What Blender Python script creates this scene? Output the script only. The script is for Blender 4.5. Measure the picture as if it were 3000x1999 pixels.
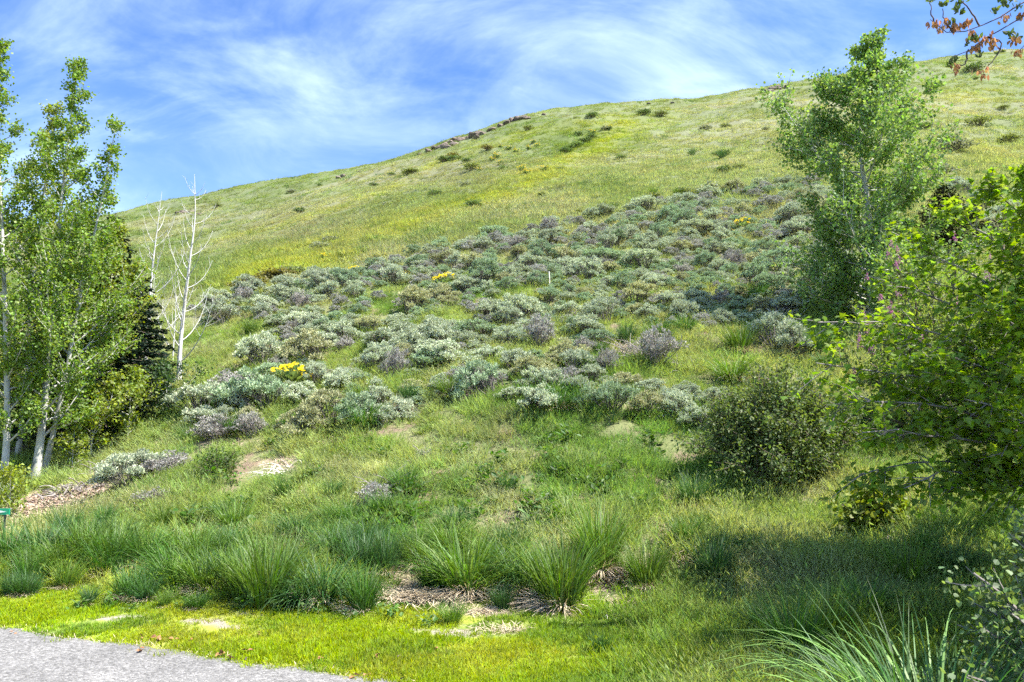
import bpy, math, random
import numpy as np
from mathutils import Vector

sc = bpy.context.scene
for o in list(bpy.data.objects):
    bpy.data.objects.remove(o, do_unlink=True)
C = sc.collection
RNG = np.random.default_rng(11)
random.seed(5)
rad = math.radians

# ------------------------------------------------------------------ camera
W0, H0, F0 = 2353.0, 1568.0, 1811.0          # the photograph's frame and focal length in its own units
CAMZ = 1.6
PITCH = math.atan((1000 - 784) / F0)
cam_d = bpy.data.cameras.new('camera')
cam = bpy.data.objects.new('camera', cam_d)
C.objects.link(cam)
cam_d.sensor_width = 36.0
cam_d.lens = 36.0 * F0 / W0
cam_d.clip_start = 0.05
cam_d.clip_end = 6000
cam.location = (0, 0, CAMZ)
cam.rotation_euler = (math.pi / 2 + PITCH, 0, 0)
sc.camera = cam

# ------------------------------------------------------------------ sky, sun, exposure
SUN_AZ, SUN_EL = rad(104), rad(57)
sun_dir = Vector((math.sin(SUN_AZ) * math.cos(SUN_EL), math.cos(SUN_AZ) * math.cos(SUN_EL), math.sin(SUN_EL)))
w = bpy.data.worlds.new('World'); sc.world = w; w.use_nodes = True
nt = w.node_tree; nt.nodes.clear()
def N(tree, typ, **kw):
    n = tree.nodes.new(typ)
    for k, v in kw.items():
        setattr(n, k, v)
    return n
def L(tree, a, b): tree.links.new(a, b)
def MATH(tree, op, a, b=None, c=None, clamp=False):
    n = N(tree, 'ShaderNodeMath', operation=op); n.use_clamp = clamp
    for i, v in enumerate((a, b, c)):
        if v is None: continue
        if hasattr(v, 'default_value'): L(tree, v, n.inputs[i])
        else: n.inputs[i].default_value = v
    return n.outputs[0]
sky = N(nt, 'ShaderNodeTexSky', sky_type='NISHITA', sun_disc=False, sun_elevation=SUN_EL, sun_rotation=SUN_AZ,
        altitude=1700, air_density=1.0, dust_density=0.6, ozone_density=3.0)
tc = N(nt, 'ShaderNodeTexCoord')
sep = N(nt, 'ShaderNodeSeparateXYZ'); L(nt, tc.outputs['Generated'], sep.inputs[0])
den = MATH(nt, 'ADD', MATH(nt, 'MAXIMUM', sep.outputs[2], 0.0), 0.5)
cx_ = MATH(nt, 'DIVIDE', sep.outputs[0], den); cy_ = MATH(nt, 'DIVIDE', sep.outputs[1], den)
comb = N(nt, 'ShaderNodeCombineXYZ'); L(nt, cx_, comb.inputs[0]); L(nt, cy_, comb.inputs[1])
def cloud_layer(rot, sx, sy, scale, dist, lo, hi, off):
    mp = N(nt, 'ShaderNodeMapping'); mp.inputs['Rotation'].default_value = (0, 0, rad(rot))
    mp.inputs['Scale'].default_value = (sx, sy, 1); mp.inputs['Location'].default_value = off
    L(nt, comb.outputs[0], mp.inputs[0])
    nz = N(nt, 'ShaderNodeTexNoise'); nz.inputs['Scale'].default_value = scale
    nz.inputs['Detail'].default_value = 8; nz.inputs['Roughness'].default_value = 0.6
    nz.inputs['Distortion'].default_value = dist
    L(nt, mp.outputs[0], nz.inputs['Vector'])
    mr = N(nt, 'ShaderNodeMapRange', interpolation_type='SMOOTHSTEP')
    L(nt, nz.outputs[0], mr.inputs[0]); mr.inputs[1].default_value = lo; mr.inputs[2].default_value = hi
    return mr.outputs[0]
c1 = cloud_layer(-38, 0.9, 1.4, 2.3, 0.6, 0.44, 0.78, (3.1, 0.6, 0))
c2 = cloud_layer(35, 0.9, 1.7, 3.8, 0.6, 0.43, 0.78, (7.4, 2.0, 0))
cl = MATH(nt, 'ADD', MATH(nt, 'MULTIPLY', c1, 0.66), MATH(nt, 'MULTIPLY', c2, 0.34), clamp=True)
hz = N(nt, 'ShaderNodeMapRange', interpolation_type='SMOOTHSTEP'); L(nt, sep.outputs[2], hz.inputs[0])
hz.inputs[1].default_value = 0.44; hz.inputs[2].default_value = 0.10; hz.inputs[3].default_value = 0.0; hz.inputs[4].default_value = 0.17
cl = MATH(nt, 'MAXIMUM', cl, MATH(nt, 'ADD', MATH(nt, 'MULTIPLY', cl, 0.6), hz.outputs[0]), clamp=True)
skm = N(nt, 'ShaderNodeMix', data_type='RGBA', blend_type='MULTIPLY'); skm.inputs[0].default_value = 1.0
L(nt, sky.outputs[0], skm.inputs[6]); skm.inputs[7].default_value = (0.66, 0.86, 1.14, 1)
mx = N(nt, 'ShaderNodeMix', data_type='RGBA')
L(nt, cl, mx.inputs[0]); L(nt, skm.outputs[2], mx.inputs[6]); mx.inputs[7].default_value = (4.9, 6.0, 7.5, 1)
bg = N(nt, 'ShaderNodeBackground'); bg.inputs[1].default_value = 0.085
L(nt, mx.outputs[2], bg.inputs[0])
wo = N(nt, 'ShaderNodeOutputWorld'); L(nt, bg.outputs[0], wo.inputs[0])

sun_l = bpy.data.lights.new('sun', 'SUN'); sun_l.energy = 5.0; sun_l.angle = rad(0.53); sun_l.color = (1.0, 0.955, 0.88)
sun_o = bpy.data.objects.new('sun', sun_l); C.objects.link(sun_o)
sun_o.rotation_euler = sun_dir.to_track_quat('Z', 'Y').to_euler(); sun_o.location = (20, 5, 40)

sc.view_settings.view_transform = 'Standard'; sc.view_settings.look = 'None'
sc.view_settings.gamma = 1.0; sc.view_settings.use_curve_mapping = False
sc.view_settings.exposure = 1.72
sc.render.engine = 'CYCLES'
sc.cycles.max_bounces = 4; sc.cycles.diffuse_bounces = 2; sc.cycles.glossy_bounces = 2
sc.cycles.transmission_bounces = 4; sc.cycles.transparent_max_bounces = 4
sc.cycles.use_denoising = False
sc.cycles.use_adaptive_sampling = True; sc.cycles.adaptive_threshold = 0.04

# ------------------------------------------------------------------ picture <-> place
CP, SP = math.cos(PITCH), math.sin(PITCH)
def e_of(py):                       # tangent of elevation of a photograph row
    v = (784 - np.asarray(py, float)) / F0
    return (SP + v * CP) / (CP - v * SP)
def u_of(px, py):
    v = (784 - np.asarray(py, float)) / F0
    return ((np.asarray(px, float) - W0 / 2) / F0) / (CP - v * SP)
def project(P):
    P = np.atleast_2d(np.asarray(P, float))
    zc = P[:, 1] * CP + (P[:, 2] - CAMZ) * SP
    yc = -P[:, 1] * SP + (P[:, 2] - CAMZ) * CP
    zc = np.where(zc < 0.05, 0.05, zc)
    return W0 / 2 + F0 * P[:, 0] / zc, 784 - F0 * yc / zc
def at(px, py, y):                  # the point at depth y seen at (px, py)
    return np.array([float(u_of(px, py)) * y, y, CAMZ + float(e_of(py)) * y])

# value noise
def _hash(i, j, s):
    n = (i * 374761393 + j * 668265263 + s * 1274126177) & 0x7fffffff
    n = ((n ^ (n >> 13)) * 1274126177) & 0x7fffffff
    return ((n ^ (n >> 16)) & 0xffff) / 65535.0
def vnoise(x, y, s=0):
    x = np.asarray(x, float); y = np.asarray(y, float)
    i = np.floor(x).astype(np.int64); j = np.floor(y).astype(np.int64)
    fx = x - i; fy = y - j
    fx = fx * fx * (3 - 2 * fx); fy = fy * fy * (3 - 2 * fy)
    a = _hash(i, j, s); b = _hash(i + 1, j, s); c = _hash(i, j + 1, s); d = _hash(i + 1, j + 1, s)
    return (a * (1 - fx) + b * fx) * (1 - fy) + (c * (1 - fx) + d * fx) * fy
def fbm(x, y, s=0, o=4):
    t = 0; a = 0.5; k = 1.0; n = 0
    for q in range(o):
        t = t + a * vnoise(np.asarray(x) * k + 17.3 * q, np.asarray(y) * k - 9.1 * q, s + q); n += a; a *= 0.5; k *= 2.03
    return t / n
def sstep(a, b, x):
    t = np.clip((np.asarray(x, float) - a) / (b - a), 0, 1); return t * t * (3 - 2 * t)

# ------------------------------------------------------------------ terrain form
cols = [
 (-450, [(1370,7.8),(1250,10.6),(1150,13.5),(1070,17),(1000,22),(900,30),(800,42),(700,62),(640,95),(590,135)]),
 (150,  [(1365,7.95),(1235,10.2),(1120,13.2),(1030,15.6),(930,18.6),(830,23.5),(730,31),(640,50),(560,88),(515,130)]),
 (500,  [(1395,7.35),(1230,9.7),(1080,12.4),(960,15.2),(860,18.4),(760,23.2),(680,29),(600,46),(510,85),(440,132)]),
 (1200, [(1402,7.2),(1230,9.0),(1080,10.9),(950,12.8),(830,16.0),(700,21.5),(580,29.5),(480,43),(370,78),(268,140)]),
 (1600, [(1410,7.1),(1250,8.6),(1090,10.6),(950,12.8),(810,16.3),(680,21.5),(560,28.5),(460,39),(350,72),(232,140)]),
 (2000, [(1480,6.05),(1320,7.4),(1170,9.2),(1020,11.5),(870,14.6),(730,19),(580,26),(450,37),(330,64),(165,145)]),
 (2353, [(1500,5.8),(1320,7.3),(1170,8.9),(1020,11.2),(870,14.2),(720,18.6),(570,26),(440,38.5),(310,68),(115,150)]),
 (2900, [(1500,5.8),(1320,7.3),(1170,8.9),(1020,11.2),(870,14.2),(720,18.6),(560,26),(420,38.5),(270,68),(50,150)]),
]
sky_pts = [(-450,590),(150,515),(300,488),(420,462),(600,425),(780,398),(860,385),(980,347),(1030,328),(1100,306),(1180,277),(1250,262),
           (1350,246),(1500,237),(1590,231),(1750,206),(1860,189),(2100,146),(2200,134),(2353,115),(2900,50)]
su = np.array([float(u_of(a, b)) for a, b in sky_pts]); se = np.array([float(e_of(b)) for a, b in sky_pts])
NN = 10
cu = np.array([[float(u_of(c[0], r[0])) for r in c[1]] for c in cols])      # u per column per node
ce = np.array([[float(e_of(r[0])) for r in c[1]] for c in cols])
cy = np.array([[math.log(r[1]) for r in c[1]] for c in cols])
UMAX = 1.15
def smooth_interp(x, xp, fp):
    """Catmull-Rom style interpolation, flat outside"""
    m = np.zeros_like(fp); d = np.diff(fp) / np.diff(xp)
    m[1:-1] = (d[:-1] + d[1:]) / 2; m[0] = d[0]; m[-1] = d[-1]
    x = np.clip(x, xp[0], xp[-1]); i = np.clip(np.searchsorted(xp, x) - 1, 0, len(xp) - 2)
    h = xp[i + 1] - xp[i]; t = (x - xp[i]) / h
    return ((2*t**3-3*t**2+1)*fp[i] + (t**3-2*t**2+t)*h*m[i] + (-2*t**3+3*t**2)*fp[i+1] + (t**3-t**2)*h*m[i+1])
def pchip(x, xp, fp):
    h = np.diff(xp); d = np.diff(fp) / h; m = np.zeros_like(fp)
    s = d[:-1] * d[1:] > 0
    w1 = 2*h[1:] + h[:-1]; w2 = h[1:] + 2*h[:-1]
    mm = np.zeros(len(d) - 1)
    mm[s] = (w1[s] + w2[s]) / (w1[s] / d[:-1][s] + w2[s] / d[1:][s])
    m[1:-1] = mm; m[0] = d[0]; m[-1] = d[-1]
    i = np.clip(np.searchsorted(xp, x) - 1, 0, len(xp) - 2); t = np.clip((x - xp[i]) / h[i], 0, 1)
    return ((2*t**3-3*t**2+1)*fp[i] + (t**3-2*t**2+t)*h[i]*m[i] + (-2*t**3+3*t**2)*fp[i+1] + (t**3-t**2)*h[i]*m[i+1])
def profile(u, y):
    """ground height along one bearing u for an array of depths y"""
    E = [float(smooth_interp(np.array(u), cu[:, k], ce[:, k])) for k in range(NN)]
    Y = [float(smooth_interp(np.array(u), cu[:, k], cy[:, k])) for k in range(NN)]
    E[-1] = float(np.interp(u, su, se))
    E[-2] = min(E[-2], E[-1] - 0.012)
    yc = math.exp(Y[-1]); y0 = math.exp(Y[0])
    z0 = CAMZ + E[0] * y0
    xs = [0.0, y0 * 0.80, y0 * 0.93] + [math.exp(a) for a in Y] + [yc * 1.06, yc * 1.25, yc * 1.7, yc * 3, yc * 8, yc * 30]
    zc = CAMZ + E[-1] * yc
    zs = [0.0, 0.0, max(z0 * 0.3, 0.0)] + [max(0.0, CAMZ + e * math.exp(a)) for e, a in zip(E, Y)]
    zs += [CAMZ + (E[-1] - 0.006) * yc * 1.06, zc + 2.0, zc + 6.0, zc + 8, zc, zc * 0.4]
    return pchip(y, np.array(xs), np.array(zs))
th = np.concatenate([np.linspace(-math.pi, -0.95, 40, endpoint=False), np.linspace(-0.95, -0.68, 26, endpoint=False),
                     np.linspace(-0.68, 0.68, 470, endpoint=False), np.linspace(0.68, 0.95, 26, endpoint=False), np.linspace(0.95, math.pi, 41)])
rr = np.concatenate([[0.3, 0.8, 1.5, 2.2, 2.8, 3.3], np.exp(np.linspace(math.log(3.7), math.log(45), 225, endpoint=False)),
                     np.exp(np.linspace(math.log(45), math.log(230), 120, endpoint=False)), np.exp(np.linspace(math.log(230), math.log(3200), 22))])
NT, NR = len(th), len(rr)
Z = np.zeros((NT, NR))
for i, t in enumerate(th):
    tcl = min(max(t, -0.80), 0.80)
    fade = 1 - float(sstep(1.0, 1.75, abs(t)))
    Z[i] = profile(math.tan(tcl), rr * math.cos(tcl)) * fade
TX = np.sin(th)[:, None] * rr[None, :]; TY = np.cos(th)[:, None] * rr[None, :]
lift = sstep(0.02, 0.5, Z)
Z = Z + lift * (fbm(TX * 0.55, TY * 0.55, 3) - 0.5) * 0.38 * np.clip(rr / 14, 0.5, 1.6)[None, :] \
      + lift * (fbm(TX * 2.4, TY * 2.4, 8, 3) - 0.5) * 0.13 \
      + sstep(25, 70, rr)[None, :] * (fbm(TX * 0.12, TY * 0.12, 21) - 0.5) * 1.6 * np.clip((rr - 25) / 60, 0, 1)[None, :]
Z = Z + (1 - lift) * (fbm(TX * 1.1, TY * 1.1, 31, 2) - 0.5) * 0.012 * sstep(3.0, 5, rr)[None, :]
lr = np.log(rr)
def ground(x, y):
    x = np.asarray(x, float); y = np.asarray(y, float)
    t = np.arctan2(x, y); r = np.log(np.maximum(np.hypot(x, y), rr[0]))
    i = np.clip(np.searchsorted(th, t) - 1, 0, NT - 2); j = np.clip(np.searchsorted(lr, r) - 1, 0, NR - 2)
    a = np.clip((t - th[i]) / (th[i + 1] - th[i]), 0, 1); b = np.clip((np.exp(r) - rr[j]) / (rr[j + 1] - rr[j]), 0, 1)
    return (Z[i, j] * (1 - a) + Z[i + 1, j] * a) * (1 - b) + (Z[i, j + 1] * (1 - a) + Z[i + 1, j + 1] * a) * b
_ys = np.exp(np.linspace(math.log(2.5), math.log(210), 900))
def hit(px, py):
    """ground point seen at a photograph pixel"""
    u = float(u_of(px, py)); e = float(e_of(py))
    d = CAMZ + e * _ys - ground(u * _ys, _ys)
    k = np.where((d[:-1] > 0) & (d[1:] <= 0))[0]
    if len(k) == 0:
        k = np.argmin(d[450:]) + 450; y = _ys[k]
    else:
        k = k[0]; t = d[k] / (d[k] - d[k + 1]); y = _ys[k] + t * (_ys[k + 1] - _ys[k])
    return np.array([u * y, y, float(ground(u * y, y))])

_yc = np.exp(np.linspace(math.log(2.5), math.log(60), 260))
def hit_many(px, py):
    px = np.asarray(px, float); py = np.asarray(py, float); u = u_of(px, py)[:, None]; e = e_of(py)[:, None]; Y = _yc[None, :]
    d = CAMZ + e * Y - ground(u * Y, np.repeat(Y, len(px), 0)); c = (d[:, :-1] > 0) & (d[:, 1:] <= 0); k = np.where(c.any(1), c.argmax(1), 0); r = np.arange(len(px))
    t = np.clip(d[r, k] / (d[r, k] - d[r, k + 1] + 1e-12), 0, 1); y = _yc[k] + t * (_yc[k + 1] - _yc[k]); x = u[:, 0] * y
    return np.stack([x, y, ground(x, y)], -1)[c.any(1)]

# ------------------------------------------------------------------ mesh helpers
def mk_mesh(name, V, polys, mats=(), smooth=False, mat_idx=None):
    me = bpy.data.meshes.new(name)
    V = np.asarray(V, np.float32)
    me.vertices.add(len(V)); me.vertices.foreach_set('co', V.ravel())
    polys = [np.asarray(p, np.int32) for p in polys if len(p)]
    loops = np.concatenate([p.ravel() for p in polys]); cnt = np.concatenate([np.full(len(p), p.shape[1], np.int32) for p in polys])
    st = np.zeros(len(cnt), np.int32); st[1:] = np.cumsum(cnt)[:-1]
    me.loops.add(len(loops)); me.loops.foreach_set('vertex_index', loops)
    me.polygons.add(len(cnt)); me.polygons.foreach_set('loop_start', st); me.polygons.foreach_set('loop_total', cnt)
    if mat_idx is not None: me.polygons.foreach_set('material_index', np.asarray(mat_idx, np.int32))
    me.polygons.foreach_set('use_smooth', np.full(len(cnt), smooth))
    for m in mats: me.materials.append(m)
    me.update(calc_edges=True); me.validate()
    return me
class MB:
    def __init__(s): s.V = []; s.P = {}; s.n = 0
    def add(s, V, *polys):
        V = np.asarray(V, float).reshape(-1, 3)
        for p in polys:
            p = np.asarray(p, np.int64)
            if len(p): s.P.setdefault(p.shape[1], []).append(p + s.n)
        s.V.append(V); s.n += len(V)
    def mesh(s, name, mat, smooth=False):
        return mk_mesh(name, np.concatenate(s.V), [np.concatenate(v) for v in s.P.values()], [mat] if mat else [], smooth)
STUFF = {'crown', 'foliage', 'branches', 'needles', 'blades', 'inner_blades', 'dead_thatch', 'stems', 'flowers', 'leaves', 'young_leaves', 'seed_cluster', 'flower_spike'}
def obj(name, me, parent=None, color=None, loc=None):
    o = bpy.data.objects.new(name, me); C.objects.link(o)
    if parent is not None: o.parent = parent
    if color is not None: o.color = (*color, 1)
    if loc is not None: o.location = loc
    if parent is not None and name in STUFF: o['kind'] = 'stuff'
    return o
def tag(o, label=None, cat=None, group=None, kind=None):
    if label: o['label'] = label
    if cat: o['category'] = cat
    if group: o['group'] = group
    if kind: o['kind'] = kind
    return o
def empty(name, loc=(0, 0, 0), rz=0, s=1.0):
    o = bpy.data.objects.new(name, None); C.objects.link(o); o.empty_display_size = 0.1
    o.location = loc; o.rotation_euler = (0, 0, rz); o.scale = (s, s, s) if np.isscalar(s) else s
    return o
def norm(v): return v / np.maximum(np.linalg.norm(v, axis=-1, keepdims=True), 1e-9)
def tube(mb, P, rads, sides=6, cap=True):
    P = np.asarray(P, float); k = len(P)
    T = norm(np.gradient(P, axis=0)); ref = np.array([0.31, 0.87, 0.2]) if abs(T[0][2]) > 0.7 else np.array([0., 0., 1.])
    A = norm(np.cross(T, ref)); B = np.cross(T, A)
    a = np.linspace(0, 2 * math.pi, sides, endpoint=False)
    V = P[:, None, :] + np.asarray(rads)[:, None, None] * (np.cos(a)[None, :, None] * A[:, None, :] + np.sin(a)[None, :, None] * B[:, None, :])
    i = np.arange(k - 1)[:, None] * sides; s = np.arange(sides)[None, :]; s2 = (s + 1) % sides
    F = np.stack([i + s, i + s2, i + sides + s2, i + sides + s], -1).reshape(-1, 4)
    mb.add(V.reshape(-1, 3), F)
def blades(mb, base, az, length, width, lean, bend, segs=4, droop_pow=1.3, twist=None):
    """strip blades: lean is the start angle from vertical, bend what the blade adds along its length"""
    n = len(az); t = np.linspace(0, 1, segs + 1)
    ang = lean[:, None] + bend[:, None] * t[None, :] ** droop_pow
    mid = (ang[:, :-1] + ang[:, 1:]) / 2; ds = (length / segs)[:, None]
    hx = np.concatenate([np.zeros((n, 1)), np.cumsum(np.sin(mid) * ds, 1)], 1)
    hz = np.concatenate([np.zeros((n, 1)), np.cumsum(np.cos(mid) * ds, 1)], 1)
    ca, sa = np.cos(az)[:, None], np.sin(az)[:, None]
    P = np.stack([base[:, 0, None] + hx * ca, base[:, 1, None] + hx * sa, base[:, 2, None] + hz], -1)
    tw = (az + math.pi / 2 + (twist if twist is not None else RNG.uniform(-.9, .9, n)))
    S = np.stack([np.cos(tw), np.sin(tw), np.zeros(n)], -1)[:, None, :]
    prof = np.clip(1.0 - t ** 2.2, 0, 1) * (0.65 + 0.7 * np.clip(t * 3, 0, 0.5))
    Wd = (width[:, None] * prof[None, :])[:, :, None] * 0.5
    Lv = P - S * Wd; Rv = P[:, :-1] + S * Wd[:, :-1]        # tip shared
    V = np.concatenate([Lv, Rv], 1); m = 2 * segs + 1
    o = np.arange(n)[:, None] * m; q = np.arange(segs - 1)[None, :]
    Fq = np.stack([o + q, o + segs + 1 + q, o + segs + 2 + q, o + q + 1], -1).reshape(-1, 4)
    o = np.arange(n) * m
    Ft = np.stack([o + segs - 1, o + 2 * segs, o + segs], -1)
    mb.add(V.reshape(-1, 3), Fq, Ft)
LEAF_DIAMOND = (np.array([[0, 0, 0], [-.42, .45, .07], [0, 1, 0], [.42, .45, .07]]), np.array([[0, 1, 2], [0, 2, 3]]))
LEAF_ROUND = (np.array([[0, 0, 0], [-.44, .26, .05], [-.40, .62, .05], [0, 1, -.04], [.40, .62, .05], [.44, .26, .05]]), np.array([[0, 1, 2, 3], [0, 3, 4, 5]]))
LEAF_OVAL = (np.array([[0, 0, 0], [-.27, .35, .06], [-.2, .72, .04], [0, 1, -.06], [.2, .72, .04], [.27, .35, .06]]), np.array([[0, 1, 2, 3], [0, 3, 4, 5]]))
_mp = [(0, 0), (.20, .06), (.50, .02), (.36, .26), (.62, .52), (.30, .50), (.22, .66), (0, 1.05)]
_ml = [(-a, b) for a, b in _mp[1:-1]][::-1]
_mo = np.array([(a, b, -0.16 * abs(a) - 0.10 * b * b) for a, b in _mp + _ml])
LEAF_MAPLE = (_mo, np.array([[0, 1, 2, 3], [0, 3, 4, 5], [0, 5, 6, 7], [0, 7, 8, 9], [0, 9, 10, 11], [0, 11, 12, 13]]))
def leaves(mb, P, fwd, nrm, size, shape):
    T, F = shape
    fwd = norm(fwd); rt = norm(np.cross(fwd, nrm)); up = np.cross(rt, fwd)
    V = P[:, None, :] + size[:, None, None] * (T[None, :, 0, None] * rt[:, None, :] + T[None, :, 1, None] * fwd[:, None, :] + T[None, :, 2, None] * up[:, None, :])
    n = len(P); Fi = (np.arange(n)[:, None, None] * len(T) + F[None]).reshape(-1, F.shape[1])
    mb.add(V.reshape(-1, 3), Fi)
def rand_unit(n):
    v = RNG.normal(size=(n, 3)); return norm(v)

# ------------------------------------------------------------------ materials
def new_mat(name):
    m = bpy.data.materials.new(name); m.use_nodes = True; m.node_tree.nodes.clear()
    return m, m.node_tree
def veg(name, color=None, source=None, transl=0.35, spec=0.25, rough=0.5, vary=0.45, hue=0.03, tcol=(1.15, 1.1, 0.5)):
    """plant tissue: diffuse + light passing through + a little gloss, every leaf a slightly different shade"""
    m, t = new_mat(name)
    if source == 'OBJ':
        s = N(t, 'ShaderNodeObjectInfo').outputs['Color']
    elif source == 'INST':
        a = N(t, 'ShaderNodeAttribute'); a.attribute_type = 'INSTANCER'; a.attribute_name = 'tint'; s = a.outputs['Color']
    else:
        r = N(t, 'ShaderNodeRGB'); r.outputs[0].default_value = (*color, 1); s = r.outputs[0]
    geo = N(t, 'ShaderNodeNewGeometry'); ri = geo.outputs['Random Per Island']
    hs = N(t, 'ShaderNodeHueSaturation'); L(t, s, hs.inputs['Color'])
    v = MATH(t, 'MULTIPLY_ADD', ri, 2 * vary, 1 - vary); L(t, v, hs.inputs['Value'])
    r2 = MATH(t, 'FRACT', MATH(t, 'MULTIPLY', ri, 7.31)); L(t, MATH(t, 'MULTIPLY_ADD', r2, 2 * hue, 0.5 - hue), hs.inputs['Hue'])
    L(t, MATH(t, 'MULTIPLY_ADD', MATH(t, 'FRACT', MATH(t, 'MULTIPLY', ri, 13.7)), 0.3, 0.88), hs.inputs['Saturation'])
    col = hs.outputs[0]
    d = N(t, 'ShaderNodeBsdfDiffuse'); L(t, col, d.inputs[0]); d.inputs[1].default_value = 0.6
    tr = N(t, 'ShaderNodeBsdfTranslucent')
    tm = N(t, 'ShaderNodeMix', data_type='RGBA', blend_type='MULTIPLY'); tm.inputs[0].default_value = 1
    L(t, col, tm.inputs[6]); tm.inputs[7].default_value = (*tcol, 1); L(t, tm.outputs[2], tr.inputs[0])
    mxs = N(t, 'ShaderNodeMixShader'); mxs.inputs[0].default_value = transl; L(t, d.outputs[0], mxs.inputs[1]); L(t, tr.outputs[0], mxs.inputs[2])
    out = N(t, 'ShaderNodeOutputMaterial')
    if spec > 0:
        g = N(t, 'ShaderNodeBsdfGlossy'); g.inputs['Roughness'].default_value = rough + 0.22; g.inputs[0].default_value = (1, 1, 1, 1)
        m2 = N(t, 'ShaderNodeMixShader'); m2.inputs[0].default_value = spec * 0.09
        L(t, mxs.outputs[0], m2.inputs[1]); L(t, g.outputs[0], m2.inputs[2]); L(t, m2.outputs[0], out.inputs[0])
    else:
        L(t, mxs.outputs[0], out.inputs[0])
    return m
def ramp(t, fac, stops):
    r = N(t, 'ShaderNodeValToRGB'); L(t, fac, r.inputs[0]); e = r.color_ramp.elements
    while len(e) < len(stops): e.new(0.5)
    for k, (p, c) in enumerate(stops):
        e[k].position = p; e[k].color = (*c, 1)
    return r.outputs[0]
def noise(t, scale, detail=5, rough=0.6, vec=None, dist=0.0):
    n = N(t, 'ShaderNodeTexNoise'); n.inputs['Scale'].default_value = scale; n.inputs['Detail'].default_value = detail
    n.inputs['Roughness'].default_value = rough; n.inputs['Distortion'].default_value = dist
    if vec is not None: L(t, vec, n.inputs['Vector'])
    return n.outputs[0]
def solid(name, stops, scale=8.0, rough=0.85, bump=0.3, bdist=0.02, zs=1.0):
    m, t = new_mat(name)
    tcx = N(t, 'ShaderNodeTexCoord'); mp = N(t, 'ShaderNodeMapping'); L(t, tcx.outputs['Object'], mp.inputs[0]); mp.inputs['Scale'].default_value = (1, 1, zs)
    nz = noise(t, scale, 8, 0.65, mp.outputs[0])
    b = N(t, 'ShaderNodeBsdfPrincipled'); L(t, ramp(t, nz, stops), b.inputs['Base Color']); b.inputs['Roughness'].default_value = rough
    b.inputs['Specular IOR Level'].default_value = 0.25
    bp = N(t, 'ShaderNodeBump'); bp.inputs['Strength'].default_value = bump; bp.inputs['Distance'].default_value = bdist
    L(t, noise(t, scale * 3, 6, 0.7, mp.outputs[0]), bp.inputs['Height']); L(t, bp.outputs[0], b.inputs['Normal'])
    o = N(t, 'ShaderNodeOutputMaterial'); L(t, b.outputs[0], o.inputs[0])
    return m
M = {}
M['grass_inst'] = veg('grass_blade', source='INST', transl=0.40, spec=0.0, vary=0.35, hue=0.02)
M['blade_obj'] = veg('tall_grass_blade', source='OBJ', transl=0.30, spec=0.30, rough=0.35, vary=0.40, hue=0.02)
M['leaf_obj'] = veg('leaf', source='OBJ', transl=0.42, spec=0.30, rough=0.38, vary=0.40, hue=0.022)
M['maple'] = veg('maple_leaf', source='OBJ', transl=0.48, spec=0.16, rough=0.45, vary=0.35, hue=0.02, tcol=(1.25, 1.2, 0.35))
M['sage'] = veg('sage_leaf', source='OBJ', transl=0.12, spec=0.0, vary=0.28, hue=0.015, tcol=(1, 1.05, .8))
M['needle'] = veg('needle', source='OBJ', transl=0.08, spec=0.05, vary=0.4, hue=0.02)
M['thatch'] = veg('dead_grass', color=(0.58, 0.49, 0.35), transl=0.15, spec=0.05, vary=0.38, hue=0.012, tcol=(1, .95, .8))
M['petal'] = veg('petal', source='OBJ', transl=0.25, spec=0.05, vary=0.2, hue=0.01, tcol=(1, 1, .8))
M['samara'] = veg('samara', color=(0.40, 0.23, 0.13), transl=0.4, spec=0.1, vary=0.5, hue=0.02, tcol=(1.2, 1, .8))
M['bark_white'] = solid('aspen_bark', [(0.30, (0.10, 0.095, 0.08)), (0.42, (0.34, 0.335, 0.30)), (0.62, (0.48, 0.47, 0.42)), (0.75, (0.33, 0.33, 0.27))], 5.0, 0.8, 0.25, 0.01, 0.7)
M['bark_dead'] = solid('bleached_wood', [(0.30, (0.20, 0.19, 0.17)), (0.45, (0.47, 0.46, 0.43)), (0.7, (0.60, 0.59, 0.56))], 6.0, 0.85, 0.2, 0.01, 0.6)
M['bark_brown'] = solid('brown_bark', [(0.3, (0.05, 0.04, 0.03)), (0.6, (0.16, 0.13, 0.10)), (0.8, (0.24, 0.20, 0.16))], 9.0, 0.9, 0.5, 0.02, 0.4)
M['twig_grey'] = solid('grey_twig', [(0.3, (0.14, 0.12, 0.11)), (0.6, (0.30, 0.27, 0.25)), (0.8, (0.46, 0.43, 0.40))], 14.0, 0.9, 0.3, 0.01, 0.6)
M['twig_sage'] = solid('sage_twig', [(0.3, (0.07, 0.06, 0.055)), (0.6, (0.17, 0.15, 0.14)), (0.8, (0.28, 0.26, 0.24))], 14.0, 0.9, 0.3, 0.01, 0.6)
M['twig_dark'] = solid('dark_twig', [(0.3, (0.05, 0.035, 0.04)), (0.7, (0.12, 0.09, 0.09))], 14.0, 0.8, 0.3, 0.01, 0.6)
M['rock'] = solid('rock', [(0.30, (0.06, 0.05, 0.045)), (0.48, (0.15, 0.12, 0.10)), (0.62, (0.22, 0.17, 0.14)), (0.78, (0.28, 0.25, 0.22))], 1.7, 0.9, 0.8, 0.12)
M['wood_pale'] = solid('pale_wood', [(0.3, (0.55, 0.50, 0.44)), (0.7, (0.80, 0.77, 0.71))], 20.0, 0.8, 0.2, 0.004, 0.2)
M['dead_leaf'] = solid('dead_leaf', [(0.3, (0.14, 0.06, 0.03)), (0.6, (0.36, 0.19, 0.09)), (0.8, (0.5, 0.34, 0.18))], 30.0, 0.8, 0.2, 0.003)
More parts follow.
